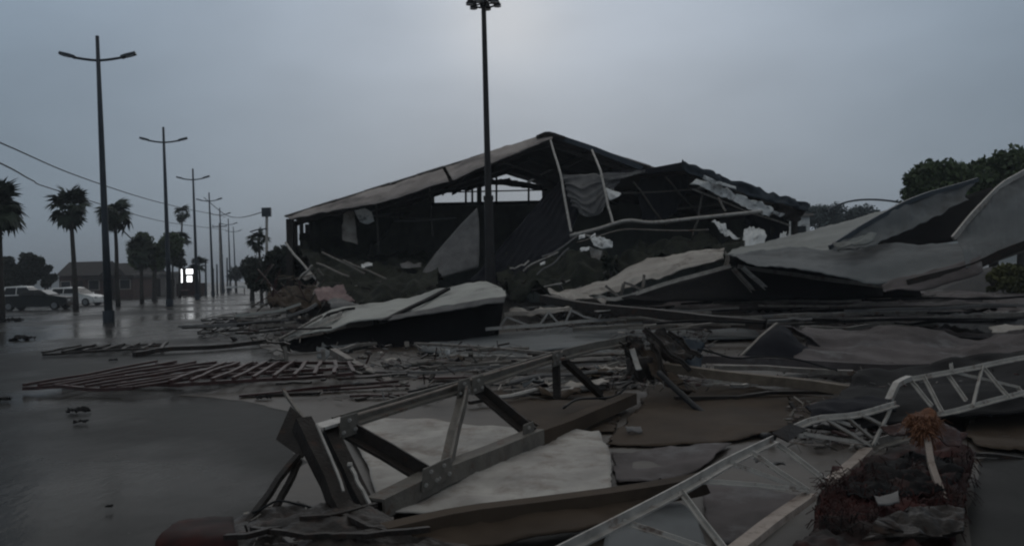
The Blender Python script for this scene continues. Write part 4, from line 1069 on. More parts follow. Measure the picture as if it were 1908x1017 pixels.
# ================================================================== layered tarpaulins, right of centre
def layered(rows, mat, label, amp=.1, fold=(5, .12, 'v', .4), nu=60, nv=30, rag=.1, sc=1.2):
    tag(patch('tarpaulin_layer', rows, mat, None, nu, nv, amp, sc, .025, rag, fold), label, 'tarpaulin')
layered([[G(1190, 566, .45), G(1330, 556, .55), G(1480, 549, .6), G(1660, 540, .6), G(1990, 538, .5)],
         [G(1200, 580, .35), G(1340, 572, .45), G(1500, 566, .5), G(1680, 560, .5), G(1980, 560, .4)],
         [G(1240, 592, .25), G(1400, 588, .3), G(1550, 584, .35), G(1700, 580, .35), G(1970, 582, .3)]], m_purple, 'farthest strip of mauve grey tarpaulin below the black fallen gable', .16, (7, .16, 'v', .3), 70, 30)
layered([[G(1300, 588, .3), G(1440, 582, .34), G(1600, 580, .36), G(1780, 582, .34), G(1990, 572, .3)],
         [G(1320, 598, .2), G(1440, 596, .22), G(1600, 596, .25), G(1780, 604, .25), G(1980, 598, .2)],
         [G(1340, 612, .12), G(1440, 612, .12), G(1600, 612, .15), G(1760, 622, .15), G(1980, 622, .12)]], m_purple, 'second strip of mauve grey tarpaulin, folded in long horizontal creases', .12, (6, .13, 'v', .3), 64, 28)
layered([[P(1490, 612, 14.2), P(1600, 606, 14.2), P(1690, 598, 14.2), P(1780, 622, 14), P(1850, 628, 13.8), P(1990, 606, 13.6)],
         [P(1500, 640, 12.8), P(1600, 640, 12.8), P(1700, 642, 12.8), P(1780, 650, 12.6), P(1850, 648, 12.4), P(1990, 632, 12.2)],
         [P(1470, 668, 11.6), P(1600, 674, 11.4), P(1700, 678, 11.3), P(1780, 676, 11.2), P(1860, 662, 11.1), P(1990, 642, 11)]], m_purple, 'stained mauve and grey tarpaulin with pale patches, right of the dark tent shape', .10, (3, .07, 'v', .5), 60, 30, .06)
tag(patch('mauve_cloth', [[P(1740, 585, 17), P(1800, 578, 17), P(1880, 580, 17)], [P(1745, 600, 16.5), P(1800, 600, 16.5), P(1860, 596, 16.5)], [P(1790, 612, 16), P(1820, 612, 16), P(1860, 606, 16)]], m_gcloth, None, 22, 16, .15, .5, .02, .08, fold=(4, .08, 'v', .4)), 'crumpled mauve cloth heap behind the stained tarpaulin at right', 'cloth')
tag(patch('tan_scrap', [[P(1840, 612, 14.2), P(1880, 606, 14.2), P(1940, 600, 14.2)], [P(1850, 622, 13.9), P(1880, 618, 13.9), P(1940, 612, 13.9)]], m_cream, None, 14, 6, .1, .5, .02, .05), 'tan scrap at the right edge above the stained tarpaulin', 'scrap')
tent = thing('dark_tent_fold', 'dark triangular tent like fold of tarpaulin standing on the long flat beam', 'tarpaulin', PX(1450, 12.5, 0))
patch('front_skin', [[P(1446, 604, 12.6), P(1450, 600, 12.6), P(1454, 602, 12.6), P(1462, 604, 12.6)], [P(1410, 634, 12.2), P(1436, 634, 12.1), P(1468, 634, 12.1), P(1488, 634, 12.3)], [P(1368, 668, 11.9), P(1420, 670, 11.8), P(1480, 670, 11.8), P(1526, 668, 12)]], m_drape, tent, 18, 14, .05, .5, .02, .03)
patch('back_skin', [[P(1450, 602, 12.7), P(1458, 602, 12.7), P(1466, 606, 12.7)], [P(1480, 620, 13.4), P(1500, 626, 13.2), P(1512, 632, 13)], [P(1540, 650, 13.4), P(1552, 660, 13), P(1560, 668, 12.6)]], m_purple, tent, 14, 10, .06, .5, .02, .04)
bar('ridge_pole', [P(1380, 664, 11.85), P(1410, 634, 12.15), P(1448, 603, 12.55)], rect(.04, .04), m_steel, tent, .02, 5)

tag(bar('flat_beam', [P(1290, 668, 11.8), P(1460, 674, 11.5), P(1640, 684, 11.1), P(1780, 680, 11), P(1880, 672, 11)], rect(.16, .10), m_purple, None, .03, 10), 'long flat mauve beam lying under the dark tent fold', 'beam')
tag(bar('flat_beam', [P(1330, 684, 11.2), P(1460, 688, 11), P(1590, 694, 10.8)], rect(.10, .06), m_steel, None, .03, 8), 'narrow grey beam lying just in front of the long mauve beam', 'beam')
tag(bar('timber_beam', [P(1236, 684, 10.8), P(1330, 694, 10.5), P(1460, 710, 10.1), P(1590, 728, 9.7)], rect(.13, .11), m_wood, None, .03, 10), 'long brown timber beam running right from the dark crumpled cladding', 'beam')

# dark crumpled cladding heap
cc = thing('crumpled_cladding', 'dark crumpled cladding heap standing at the far end of the near truss', 'cladding', PX(1225, 10.9, 0))
patch('crumpled_plate', [[P(1196, 618, 11.2), P(1214, 608, 11.3), P(1236, 614, 11.3)], [P(1218, 650, 11), P(1246, 640, 11.1), P(1270, 640, 11.2)], [P(1258, 680, 10.8), P(1280, 676, 10.8), P(1298, 668, 11)]], m_dark, cc, 20, 20, .16, .28, .015, .08)
patch('crumpled_plate', [[P(1158, 634, 11), P(1176, 632, 11), P(1190, 640, 11.1)], [P(1164, 672, 10.8), P(1188, 668, 10.8), P(1212, 672, 10.9)], [P(1166, 706, 10.6), P(1196, 704, 10.6), P(1230, 710, 10.6)]], m_dark, cc, 20, 20, .16, .28, .015, .08)
patch('crumpled_plate', [[P(1226, 624, 11.4), P(1256, 622, 11.5), P(1290, 636, 11.5)], [P(1250, 648, 11.3), P(1286, 648, 11.4), P(1306, 660, 11.4)], [P(1262, 690, 11), P(1290, 690, 11), P(1310, 684, 11)]], m_lamp, cc, 18, 18, .18, .3, .015, .08)
patch('crumpled_plate', [[P(1190, 650, 10.9), P(1204, 650, 10.9), P(1222, 660, 10.9)], [P(1206, 690, 10.6), P(1232, 690, 10.6), P(1262, 706, 10.5)], [P(1240, 716, 10.3), P(1270, 726, 10.2), P(1296, 738, 10.1)]], m_brown, cc, 16, 18, .12, .3, .015, .08)
patch('pale_plate', [[P(1172, 652, 10.7), P(1182, 650, 10.7)], [P(1184, 690, 10.5), P(1196, 688, 10.5)]], m_galv, cc, 6, 10, .05, .3, .01, .03)
for (a, b) in (((1168, 640), (1186, 708)), ((1200, 612), (1286, 690)), ((1214, 640), (1240, 700)), ((1244, 618), (1306, 664)), ((1152, 640), (1176, 636))):
    bar('torn_bar', [P(*a, 10.8), P(*b, 10.5)], ell(.05, .05, .012), m_dark, cc, .1, 6)
tag(bar('black_hose', [P(1228, 694, 10.3), P(1262, 728, 9.9), P(1300, 762, 9.5), P(1340, 788, 9.1), P(1390, 806, 8.6), P(1440, 814, 7.6)], circ(.035, 8), m_cable, None, .03, 24, True), 'black cable looping from the crumpled cladding to the pale lattice truss', 'cable')

# ================================================================== brown tarpaulins over the flooded middle
tag(patch('brown_tarpaulin', [[G(1210, 716, 0.041), G(1340, 712, 0.048), G(1460, 728, 0.048), G(1600, 742, 0.048)],
                              [G(1180, 760, 0.034), G(1310, 770, 0.041), G(1400, 780, 0.041), G(1540, 776, 0.041)],
                              [G(1120, 830, 0.024), G(1240, 830, 0.024), G(1350, 824, 0.024), G(1440, 810, 0.024)]], m_brown, None, 40, 26, .035, .8, .004, .16), 'brown tarpaulin spread flat below the long timber beam', 'tarpaulin')
tag(patch('brown_tarpaulin', [[G(900, 726, 0.027), G(1000, 720, 0.027), G(1150, 716, 0.027)], [G(960, 770, 0.024), G(1040, 770, 0.027), G(1160, 770, 0.024)], [G(1010, 800, 0.020), G(1090, 806, 0.020), G(1150, 806, 0.020)]], m_brown, None, 26, 18, .03, .7, .004, .18), 'brown tarpaulin lying behind the near truss webs', 'tarpaulin')
tag(patch('brown_tarpaulin', [[G(1136, 840, 0.030), G(1240, 834, 0.034), G(1370, 822, 0.034)], [G(1140, 900, 0.027), G(1230, 892, 0.030), G(1310, 870, 0.030)]], m_purple, None, 22, 12, .04, .8, .004, .16), 'mauve brown tarpaulin between the pale panel and the lattice truss', 'tarpaulin')
tag(patch('dark_tarpaulin', [[P(1600, 700, 10.2), P(1740, 672, 10.6), P(1860, 664, 10.8), P(1990, 640, 10.8)],
                             [P(1560, 740, 9), P(1700, 730, 9.2), P(1850, 712, 9.4), P(1990, 690, 9.4)],
                             [P(1490, 796, 7.6), P(1640, 790, 7.8), P(1820, 775, 7.9), P(1990, 752, 8)]], m_black, None, 34, 24, .09, .9, .02, .08), 'black tarpaulin spread under the far part of the lattice truss', 'tarpaulin')
tag(patch('dark_tarpaulin', [[P(1500, 762, 8.2), P(1540, 745, 8.3), P(1610, 738, 8.4), P(1660, 744, 8.4)], [P(1510, 780, 7.7), P(1560, 776, 7.8), P(1620, 770, 7.9), P(1670, 768, 8)]], m_drape, None, 20, 10, .06, .5, .02, .06), 'dark lump of cloth humped behind the kink of the lattice truss', 'tarpaulin')
tag(patch('olive_tarpaulin', [[G(1830, 770, 0.048), G(1900, 760, 0.048), G(1990, 750, 0.048)], [G(1790, 800, 0.041), G(1890, 800, 0.041), G(1990, 800, 0.041)], [G(1820, 835, 0.027), G(1900, 842, 0.027), G(1990, 850, 0.027)]], m_brown, None, 20, 16, .05, .8, .004, .16), 'brown tarpaulin at the right edge behind the rusty post', 'tarpaulin')
tag(bar('thin_lath', [P(1815, 846, 6.9), P(1860, 850, 6.9), P(1990, 868, 6.9)], rect(.05, .03), m_dark, None, .03, 6), 'thin dark lath at the right edge above the clear water', 'lath')

# ================================================================== near truss (standing on edge)
nt = thing('near_truss', 'large dark roof truss standing on edge over the pale panel in the foreground', 'truss', PX(640, 6, 0))
bar('top_chord', [P(628, 790, 6.25), P(800, 738, 7.3), P(930, 696, 8.3), P(1048, 660, 9.6)], ell(.10, .10, .022), m_truss, nt, .025, 12)
bar('top_chord', [P(1040, 664, 9.55), P(1110, 645, 10.3), P(1176, 632, 11)], ell(.10, .10, .022), m_truss, nt, .025, 8)
bar('chord_rail', [P(632, 782, 6.22), P(800, 731, 7.28), P(930, 690, 8.28), P(1048, 655, 9.58)], rect(.014, .014), m_tan, nt, .02, 10)
bar('end_gusset', [P(592, 796, 6.05), P(646, 780, 6.25)], rect(.16, .02), m_galv, nt)
bar('bottom_chord', [G(700, 946, .10), G(800, 896, .14), G(900, 852, .15), G(1000, 812, .15)], chan(.15, .13, .02), m_truss, nt, .02, 12)
bar('bottom_chord', [G(990, 818, .14), G(1080, 783, .13), G(1175, 742, .12)], chan(.15, .13, .02), m_brown, nt, .02, 8)
webs = [((640, 795, 6.2), (806, 892, 6.05), .11, m_dark), ((862, 728, 7.6), (826, 880, 6.2), .10, m_truss), ((888, 720, 7.9), (990, 806, 7.55), .10, m_dark),
        ((1036, 672, 9.5), (1038, 742, 9.35), .09, m_dark), ((1052, 668, 9.6), (1126, 738, 10.1), .10, m_dark)]
for (a, b, w, m) in webs:
    bar('web_member', [P(*a), P(*b)], ell(w, w, .02), m, nt, .01, 4)
# gusset plates with bolts where the webs meet the chords
for (u, v, d) in ((652, 792, 6.22), (866, 722, 7.68), (892, 716, 7.88), (1038, 668, 9.45), (804, 888, 6.02), (828, 876, 6.18), (986, 804, 7.5)):
    c = P(u, v, d - .07); sx, sz = .11, .075
    ax = (P(1048, 660, 9.6) - P(628, 790, 6.25)).normalized(); az_ = Vector((0, 0, 1))
    gp = slab('gusset_plate', [c - ax*sx - az_*sz, c + ax*sx - az_*sz, c + ax*sx*.8 + az_*sz, c - ax*sx*.8 + az_*sz], .012, m_truss, nt)
    for (i, j) in ((-.6, -.5), (.6, -.5), (0, .5)):
        b0 = c + ax*sx*i + az_*sz*j
        bar('bolt', [b0 - Vector((0, .022, 0)), b0 + Vector((0, .004, 0))], circ(.014, 6), m_galv, gp)
# double end post with bright torn edges
bar('end_post', [P(562, 788, 6.0), P(600, 865, 5.75), P(648, 968, 5.45)], chan(.115, .12, .02), m_dark, nt, .02, 6)
bar('end_post', [P(612, 800, 6.15), P(646, 875, 5.9), P(690, 962, 5.65)], chan(.10, .10, .02), m_dark, nt, .02, 6)
bar('torn_edge', [P(590, 790, 5.9), P(612, 846, 5.7), P(640, 915, 5.5)], rect(.016, .012), m_galv, nt, .03, 8)
bar('torn_edge', [P(652, 866, 5.75), P(668, 905, 5.62), P(700, 958, 5.5)], rect(.022, .014), m_galv, nt, .03, 8)
for (u, v, d) in ((700, 958, 5.5), (652, 866, 5.75), (598, 800, 5.98)):
    bar('bolt', [P(u - 4, v, d - .02), P(u + 4, v, d - .02)], circ(.02, 6), m_galv, nt)
slab('gusset_plate', [P(541, 756, 6.15), P(514, 818, 6.0), P(562, 852, 5.85), P(592, 806, 6.0)], .015, m_dark, nt)
bar('bent_rod', [P(528, 726, 6.5), P(548, 758, 6.3), P(592, 806, 6.0)], rect(.022, .022), m_steel, nt, .02, 5)
bar('brace', [P(556, 848, 5.85), P(510, 905, 5.65), P(452, 988, 5.4)], rect(.045, .03), m_dark, nt, .02, 5)
bar('brace', [P(558, 858, 5.85), P(540, 890, 5.75), P(514, 946, 5.6)], rect(.04, .03), m_dark, nt, .02, 5)
tag(patch('fallen_cladding', [[G(636, 790, .05), G(760, 780, .05), G(860, 788, .05), G(960, 800, .06), G(1116, 806, .07)],
                         [G(676, 850, .05), G(780, 840, .05), G(880, 840, .06), G(1000, 840, .08), G(1136, 840, .10)],
                         [G(696, 910, .04), G(800, 900, .05), G(900, 892, .07), G(1010, 884, .09), G(1141, 876, .10)],
                         [G(716, 962, .03), G(810, 954, .04), G(900, 946, .05), G(1010, 934, .06), G(1142, 916, .07)]], m_sheet, None, 44, 34, .035, .5, .012, .02), 'pale cladding panel smudged with mud under the near truss', 'panel')
tag(bar('low_beam', [G(716, 998, .10), G(860, 966, .12), G(1000, 948, .14), G(1150, 926, .14), G(1290, 905, .18), G(1312, 898, .2)], chan(.13, .12, .02), m_brown, None, .02, 12), 'dark brown channel beam running along the lower edge of the pale panel', 'beam')

# ================================================================== lattice truss (near right)
lr = thing('lattice_truss', 'long pale lattice truss lying twisted across the foreground at right', 'truss', PX(1450, 5.6, 0))
bar('chord', [P(1010, 1045, 3.9), P(1100, 1000, 4.1), P(1280, 905, 4.6), P(1360, 860, 5.15), P(1446, 818, 5.75)], ell(.048, .048, .010), m_galv, lr, .006, 14)
bar('chord', [P(1474, 800, 5.9), P(1520, 782, 6.15), P(1600, 772, 6.5), P(1672, 752, 6.9)], ell(.04, .04, .010), m_pale, lr, .012, 10)
slab('splice_plate', [P(1436, 808, 5.72), P(1470, 790, 5.9), P(1500, 800, 5.95), P(1468, 824, 5.72)], .012, m_dark, lr)
bar('chord', [P(1340, 1050, 4.15), P(1400, 1002, 4.45), P(1508, 924, 5.25)], chan(.085, .04, .012), m_tan, lr, .01, 8)
bar('chord', [P(1540, 905, 5.5), P(1580, 872, 5.9), P(1616, 838, 6.4)], chan(.08, .04, .012), m_tan, lr, .01, 6)
bar('chord', [P(1612, 842, 6.35), P(1640, 824, 6.7), P(1712, 806, 7.0)], ell(.07, .07, .012), m_steel, lr, .01, 6)
for (a, b) in (((1268, 914, 4.55), (1356, 1030, 4.2)), ((1308, 896, 4.75), (1506, 912, 5.22)), ((1450, 828, 5.75), (1540, 896, 5.5)),
               ((1500, 808, 6.0), (1622, 826, 6.5)), ((1490, 812, 5.95), (1530, 812, 6.2)), ((1606, 772, 6.5), (1672, 804, 6.85)), ((1160, 972, 4.25), (1352, 1036, 4.2)), ((1400, 842, 5.4), (1506, 914, 5.23)), ((1580, 776, 6.4), (1636, 824, 6.65)), ((1362, 862, 5.15), (1508, 916, 5.25)), ((1540, 780, 6.2), (1622, 830, 6.5)), ((1660, 756, 6.85), (1626, 828, 6.5)), ((1556, 782, 6.3), (1586, 792, 6.4))):
    bar('web_member', [P(*a), P(*b)], ell(.028, .028, .008), m_pale, lr, .008, 4)
lq = thing('lattice_girder', 'pale lattice girder running off the right edge above the rusty post', 'truss', PX(1800, 8.4, 0))
bar('chord', [P(1700, 706, 8.3), P(1800, 688, 8.5), P(1860, 676, 8.7), P(1990, 650, 9.2)], ell(.042, .042, .010), m_pale, lq, .012, 10)
bar('chord', [P(1656, 746, 8.0), P(1672, 716, 8.15), P(1694, 704, 8.3)], chan(.06, .045, .010), m_galv, lq, .01, 4)
bar('chord', [P(1748, 772, 7.9), P(1810, 758, 8.0), P(1900, 734, 8.4), P(1990, 712, 8.7)], ell(.042, .042, .010), m_pale, lq, .012, 10)
for (a, b) in (((1696, 708, 8.3), (1736, 756, 8.0)), ((1766, 698, 8.45), (1800, 746, 8.1)), ((1776, 692, 8.45), (1902, 722, 8.6)), ((1896, 722, 8.6), (1918, 748, 8.4)), ((1720, 700, 8.35), (1756, 768, 7.92)), ((1830, 682, 8.6), (1812, 756, 8.0)), ((1830, 682, 8.6), (1880, 740, 8.3)), ((1772, 676, 8.5), (1774, 694, 8.45))):
    bar('web_member', [P(*a), P(*b)], ell(.03, .03, .008), m_pale, lq, .008, 4)
for k, (u, v, d) in enumerate(((1418, 856, 6.4), (1446, 862, 6.2), (1528, 790, 6.9), (1600, 806, 6.7), (1180, 800, 8.3))):
    tag(patch('mud_scrap', [[P(u - 16, v, d), P(u + 14, v - 4, d)], [P(u - 12, v + 9, d - .1), P(u + 18, v + 5, d - .1)]], m_gcloth, None, 8, 5, .05, .2, .01, .03), ['pale scrap in the gap below the splice of the lattice truss', 'pale scrap right of the scrap below the truss splice', 'pale scrap behind the upper bars of the lattice truss', 'pale scrap nearest the orange rust plate, among the lattice bars', 'pale scrap on the brown tarpaulin behind the pale panel'][k], 'scrap', 'pale scraps in the lattice truss')

# ================================================================== rusty post and dark red sheet, front right
tag(patch('red_sheet', [[P(1560, 876, 5.95), P(1640, 842, 6.4), P(1735, 818, 6.6), P(1822, 838, 6.5)],
                        [P(1518, 925, 5.3), P(1620, 905, 5.5), P(1740, 890, 5.6), P(1806, 900, 5.5)],
                        [P(1510, 985, 4.75), P(1600, 985, 4.8), P(1720, 985, 4.8), P(1784, 985, 4.8)],
                        [P(1450, 1060, 4.2), P(1600, 1060, 4.2), P(1720, 1060, 4.2), P(1790, 1060, 4.2)]], m_red, None, 80, 80, .07, .24, .006, .22), 'dark red sheet crumpled in the lower right foreground', 'sheet')
tag(patch('red_rag', [[P(1590, 880, 5.7), P(1680, 850, 6.0), P(1770, 846, 6.0)], [P(1570, 910, 5.3), P(1680, 890, 5.5), P(1800, 880, 5.6)], [P(1620, 930, 5.1), P(1690, 925, 5.2), P(1760, 915, 5.3)]], m_black, None, 50, 30, .06, .2, .006, .2), 'black torn rag lying on the upper part of the dark red sheet', 'rag')
tag(patch('red_rag', [[P(1640, 960, 4.75), P(1720, 945, 4.9), P(1800, 950, 4.9)], [P(1600, 1010, 4.4), P(1700, 1000, 4.5), P(1800, 1000, 4.5)]], m_dark, None, 50, 26, .05, .2, .006, .2), 'dark torn rag lying on the lower part of the dark red sheet', 'rag')
def fibres(name, n, P0, spread, L, mat, parent, seed, drop=.5):
    r = random.Random(seed); V, Fc = [], []
    for _ in range(n):
        a = P0(r); d = Vector((r.gauss(0, 1), r.gauss(0, .8), r.gauss(drop, .8))).normalized() * r.uniform(.4, 1) * L
        m_ = a + d * .5 + Vector((0, 0, .02)); e = a + d + Vector((0, 0, -.35 * L * r.random()))
        e.z = max(e.z, .015); m_.z = max(m_.z, .02)
        sv, sf = sweep_geo([a, m_, e], rect(.006, .003)); b = len(V)
        V += sv; Fc += [tuple(i + b for i in f) for f in sf]
    return stuff(mesh(name, V, Fc, mat, parent))
_q = [P(1540, 900, 5.5), P(1820, 850, 6.2), P(1790, 1000, 4.7), P(1520, 1000, 4.7)]
def _on_red(r):
    u, v = r.random(), r.random()
    p = _q[0].lerp(_q[1], u).lerp(_q[3].lerp(_q[2], u), v); p.z += .03; return p
o = fibres('frayed_fibres', 900, _on_red, 0, .14, m_red, None, 3, .1); o['label'] = 'dark red fibres fraying out of the crumpled red sheet'
rp = thing('rusty_post', 'bent rusty post with a crumpled orange rust plate on top, lower right', 'post', PX(1775, 5.2, 0))
bar('stake', [P(1726, 810, 5.75), P(1738, 870, 5.5), P(1756, 930, 5.3), P(1777, 984, 5.16)], rect(.040, .03), m_tan, rp, .012, 10)
patch('rust_plate', [[P(1676, 786, 5.95), P(1700, 768, 6.0), P(1732, 764, 6.0), P(1754, 784, 5.95)], [P(1694, 802, 5.85), P(1712, 796, 5.78), P(1732, 795, 5.78), P(1748, 800, 5.85)], [P(1716, 824, 5.75), P(1722, 826, 5.72), P(1728, 826, 5.72), P(1736, 822, 5.75)]], m_rust, rp, 20, 18, .035, .10, .008, .03)
patch('rust_flap', [[P(1640, 800, 6.1), P(1680, 792, 6.05), P(1712, 796, 5.95)], [P(1656, 812, 6.0), P(1690, 814, 5.9), P(1722, 822, 5.8)]], m_redbr, rp, 14, 8, .04, .12, .008, .03)
patch('rust_flap', [[P(1744, 788, 6.0), P(1770, 796, 6.0), P(1800, 812, 6.0)], [P(1732, 816, 5.8), P(1760, 826, 5.8), P(1786, 836, 5.85)]], m_redbr, rp, 14, 8, .04, .12, .008, .03)
_t = [P(1690, 788, 5.85), P(1748, 786, 5.85), P(1724, 816, 5.7)]
def _on_tuft(r):
    u, v = r.random(), r.random() ** .7
    return _t[0].lerp(_t[1], u).lerp(_t[2], 1 - v)
fibres('rust_fibres', 420, _on_tuft, 0, .11, m_rust, rp, 4, .15)
for k, (u, v) in enumerate(((1638, 985), (1560, 985), (1650, 930))):
    tag(patch('wet_scrap', [[P(u - 22, v - 6, 5.0), P(u + 24, v - 10, 5.0)], [P(u - 14, v + 12, 4.85), P(u + 26, v + 4, 4.85)]], m_gcloth, None, 8, 5, .03, .2, .01, .02), ['torn grey scrap lying lowest right on the dark red sheet', 'torn grey scrap lying lowest left on the dark red sheet', 'torn grey scrap lying highest on the dark red sheet'][k], 'scrap', 'grey scraps on the dark red sheet')
tag(patch('grey_sheet', [[G(1310, 905, .05), G(1410, 912, .05), G(1490, 925, .05)], [G(1310, 960, .04), G(1400, 975, .04), G(1450, 965, .04)], [G(1330, 1010, .03), G(1390, 1010, .03), G(1420, 990, .03)]], m_purple, None, 16, 14, .03, .6, .012, .03), 'grey sheet under the lattice truss, between its two chords', 'sheet')
tag(patch('green_sheet', [[G(1130, 960, .04), G(1250, 935, .05), G(1300, 960, .05)], [G(1120, 1060, .02), G(1220, 1060, .03), G(1330, 1060, .03)]], m_roof, None, 16, 14, .03, .8, .012, .04), 'green grey sheet at the bottom edge in front of the lattice truss', 'sheet')
# front left: dark red sheet and muck along the bottom
tag(patch('red_board', [[G(335, 975, .12), G(380, 966, .12), G(436, 968, .12)], [G(296, 1006, .10), G(370, 1000, .12), G(440, 996, .12)], [G(290, 1030, .05), G(370, 1030, .05), G(450, 1030, .05)]], m_red, None, 16, 12, .03, .4, .02, .02), 'broken dark red board at the bottom left of the wreckage', 'board')
tag(patch('muddy_sheet', [[G(440, 965, .06), G(540, 945, .10), G(640, 940, .14), G(740, 965, .10)], [G(400, 1004, .06), G(520, 990, .12), G(640, 985, .14), G(760, 990, .12)], [G(420, 1050, .04), G(560, 1050, .06), G(680, 1050, .08), G(1000, 1050, .06)]], m_dark, None, 60, 40, .05, .22, .006, .10), 'muddy brown sheeting bunched around the foot of the near truss', 'sheet')
tag(patch('brown_flap', [[G(700, 985, .10), G(900, 955, .12), G(1120, 930, .14), G(1240, 912, .14)], [G(740, 1040, .05), G(900, 1015, .06), G(1080, 990, .08), G(1180, 960, .08)]], m_brown, None, 34, 12, .05, .6, .015, .05), 'brown flap along the bottom edge below the pale panel', 'flap')
for k, (a, b) in enumerate((((420, 1000), (520, 985)), ((470, 985), (640, 1000)), ((560, 965), (700, 940)), ((600, 1000), (800, 985)), ((640, 960), (720, 990)))):
    tag(bar('muddy_bar', [G(*a, .14), G((a[0]+b[0])/2, (a[1]+b[1])/2 + 4, .16), G(*b, .14)], rect(.035, .03), m_dark, None, .03, 5), ['muddy dark bar farthest left in the tangle at the truss foot', 'muddy dark bar crossing under the dark end posts', 'muddy dark bar behind the end posts of the near truss', 'muddy dark bar right of the truss foot, lowest in the tangle', 'short muddy bar at the lower end of the bottom chord'][k], 'bar', 'muddy bars at the foot of the near truss')

# ================================================================== lattice frames lying in the water at left
def grid(name, label, A, B, C, D, nl, nx, z, mat, wid=.06, cross=True):
    """A,B near corners, D,C far corners (ground points)"""
    t = thing(name, label, 'frame', ((A + B + C + D) / 4).to_2d().to_3d())
    up = Vector((0, 0, z))
    for i in range(nl + 1):
        f = i / nl
        bar('long_bar', [A.lerp(D, f) + up, B.lerp(C, f) + up + Vector((0, 0, random.uniform(-.02, .05)))], rect(wid, .05), mat, t, .05, 8)
    for i in range(nx + 1):
        f = i / nx
        a, b = A.lerp(B, f), D.lerp(C, f)
        o = Vector((0, 0, z + .055))
        bar('cross_bar', [a + o, b + o], rect(wid * .8, .04), mat, t, .04, 5)
    return t
grid('flat_lattice', 'long reddish lattice frame lying in the water at far left, nearest of the flat frames', G(45, 732), G(250, 738), G(560, 690), G(292, 685), 4, 7, .07, m_redbr, .07)
grid('flat_lattice', 'reddish lattice frame overlapping the nearest flat frame, its tip beside the near truss', G(318, 734), G(660, 716), G(650, 692), G(420, 696), 3, 9, .13, m_redbr, .07)
grid('flat_lattice', 'narrow dark lattice frame lying alone in the water beyond the reddish frames', G(80, 665), G(300, 657), G(312, 645), G(150, 651), 2, 6, .05, m_dark, .09)
tag(bar('floating_beam', [G(250, 660, .05), G(310, 650, .1), G(400, 645, .1), G(505, 634, .12)], rect(.14, .1), m_dark, None, .05, 8), 'dark beam reaching from the narrow frame to the lean-to corner', 'beam')
grid('flat_lattice', 'tangled dark lattice frame lying left of the pale tarpaulin', G(370, 628), G(520, 614), G(560, 600), G(400, 606), 2, 6, .1, m_dark, .1)
grid('flat_lattice', 'farthest small lattice frame by the greenish bar', G(375, 604), G(480, 600), G(560, 586), G(440, 590), 2, 5, .12, m_dark, .1)
tag(bar('greenish_bar', [P(440, 588, 24), P(500, 582, 24), P(524, 578, 24), P(560, 566, 24)], rect(.09, .07), m_tarp, None, .04, 8), 'pale greenish bar lying above the farthest lattice frame', 'bar')
tag(bar('greenish_bar', [P(535, 588, 22.5), P(565, 580, 22.6), P(590, 566, 22.8)], rect(.1, .07), m_gcloth, None, .04, 6), 'short grey bar next to the pale greenish bar', 'bar')
# standing broken ladder frame
lf = thing('broken_ladder_frame', 'broken upright frame with rungs under the corner of the lean-to', 'frame', PX(570, 14.8, 0))
bar('upright', [PX(537, 14.8, 0), P(536, 690, 14.8), P(530, 645, 14.9)], rect(.06, .06), m_steel, lf, .02, 5)
bar('upright', [PX(606, 15, 0), P(604, 690, 15), P(602, 652, 15.1)], rect(.07, .07), m_steel, lf, .02, 5)
for k, v in enumerate((660, 676, 690, 704, 716, 728)):
    bar('rung', [P(538, v + 1, 14.85), P(604, v - 4 + 4 * (k % 2), 15)], rect(.035, .035), m_steel, lf, .015, 3)
for (a, b) in (((540, 676), (602, 690)), ((540, 704), (602, 690)), ((540, 704), (602, 716))):
    bar('diagonal', [P(*a, 14.9), P(*b, 15)], rect(.03, .03), m_steel, lf, .015, 3)
for k in range(5):
    v = 640 + k * 16
    tag(bar('broken_timber', [P(498 + 3*k % 8, v, 14.9), P(516, v - 4, 14.9), P(540, v + 2, 14.9)], rect(.10, .03), m_steel if k % 2 else m_dark, None, .06, 4), ['topmost', 'second from the top', 'middle', 'second from the bottom', 'lowest'][k] + ' broken slat stacked at the left of the upright frame', 'slat', 'broken slats left of the upright frame')
tag(bar('leaning_beam', [P(620, 655, 15.5), P(690, 695, 14), P(765, 734, 12.7)], chan(.12, .12, .02), m_steel, None, .03, 6), 'brown beam sloping down out of the black hollow of the lean-to', 'beam')
tag(bar('leaning_beam', [P(622, 655, 15.6), P(660, 645, 16.5), P(700, 640, 17.4)], rect(.06, .06), m_steel, None, .02, 4), 'thin bar meeting the top of the sloping brown beam', 'beam')
tag(bar('pale_rod', [P(774, 640, 17.5), P(900, 648, 16), P(1044, 660, 14.5)], rect(.07, .05), m_steel, None, .03, 6), 'long thin pale rod lying in front of the black hollow', 'rod')
tag(mesh('white_ball', *sweep_geo([P(834, 656, 15.2) + Vector((0, 0, dz)) for dz in (-.045, -.03, 0, .03, .045)], circ(.04, 10)), m_white, None, True), 'small white bottle cap like blob in front of the black hollow', 'litter')

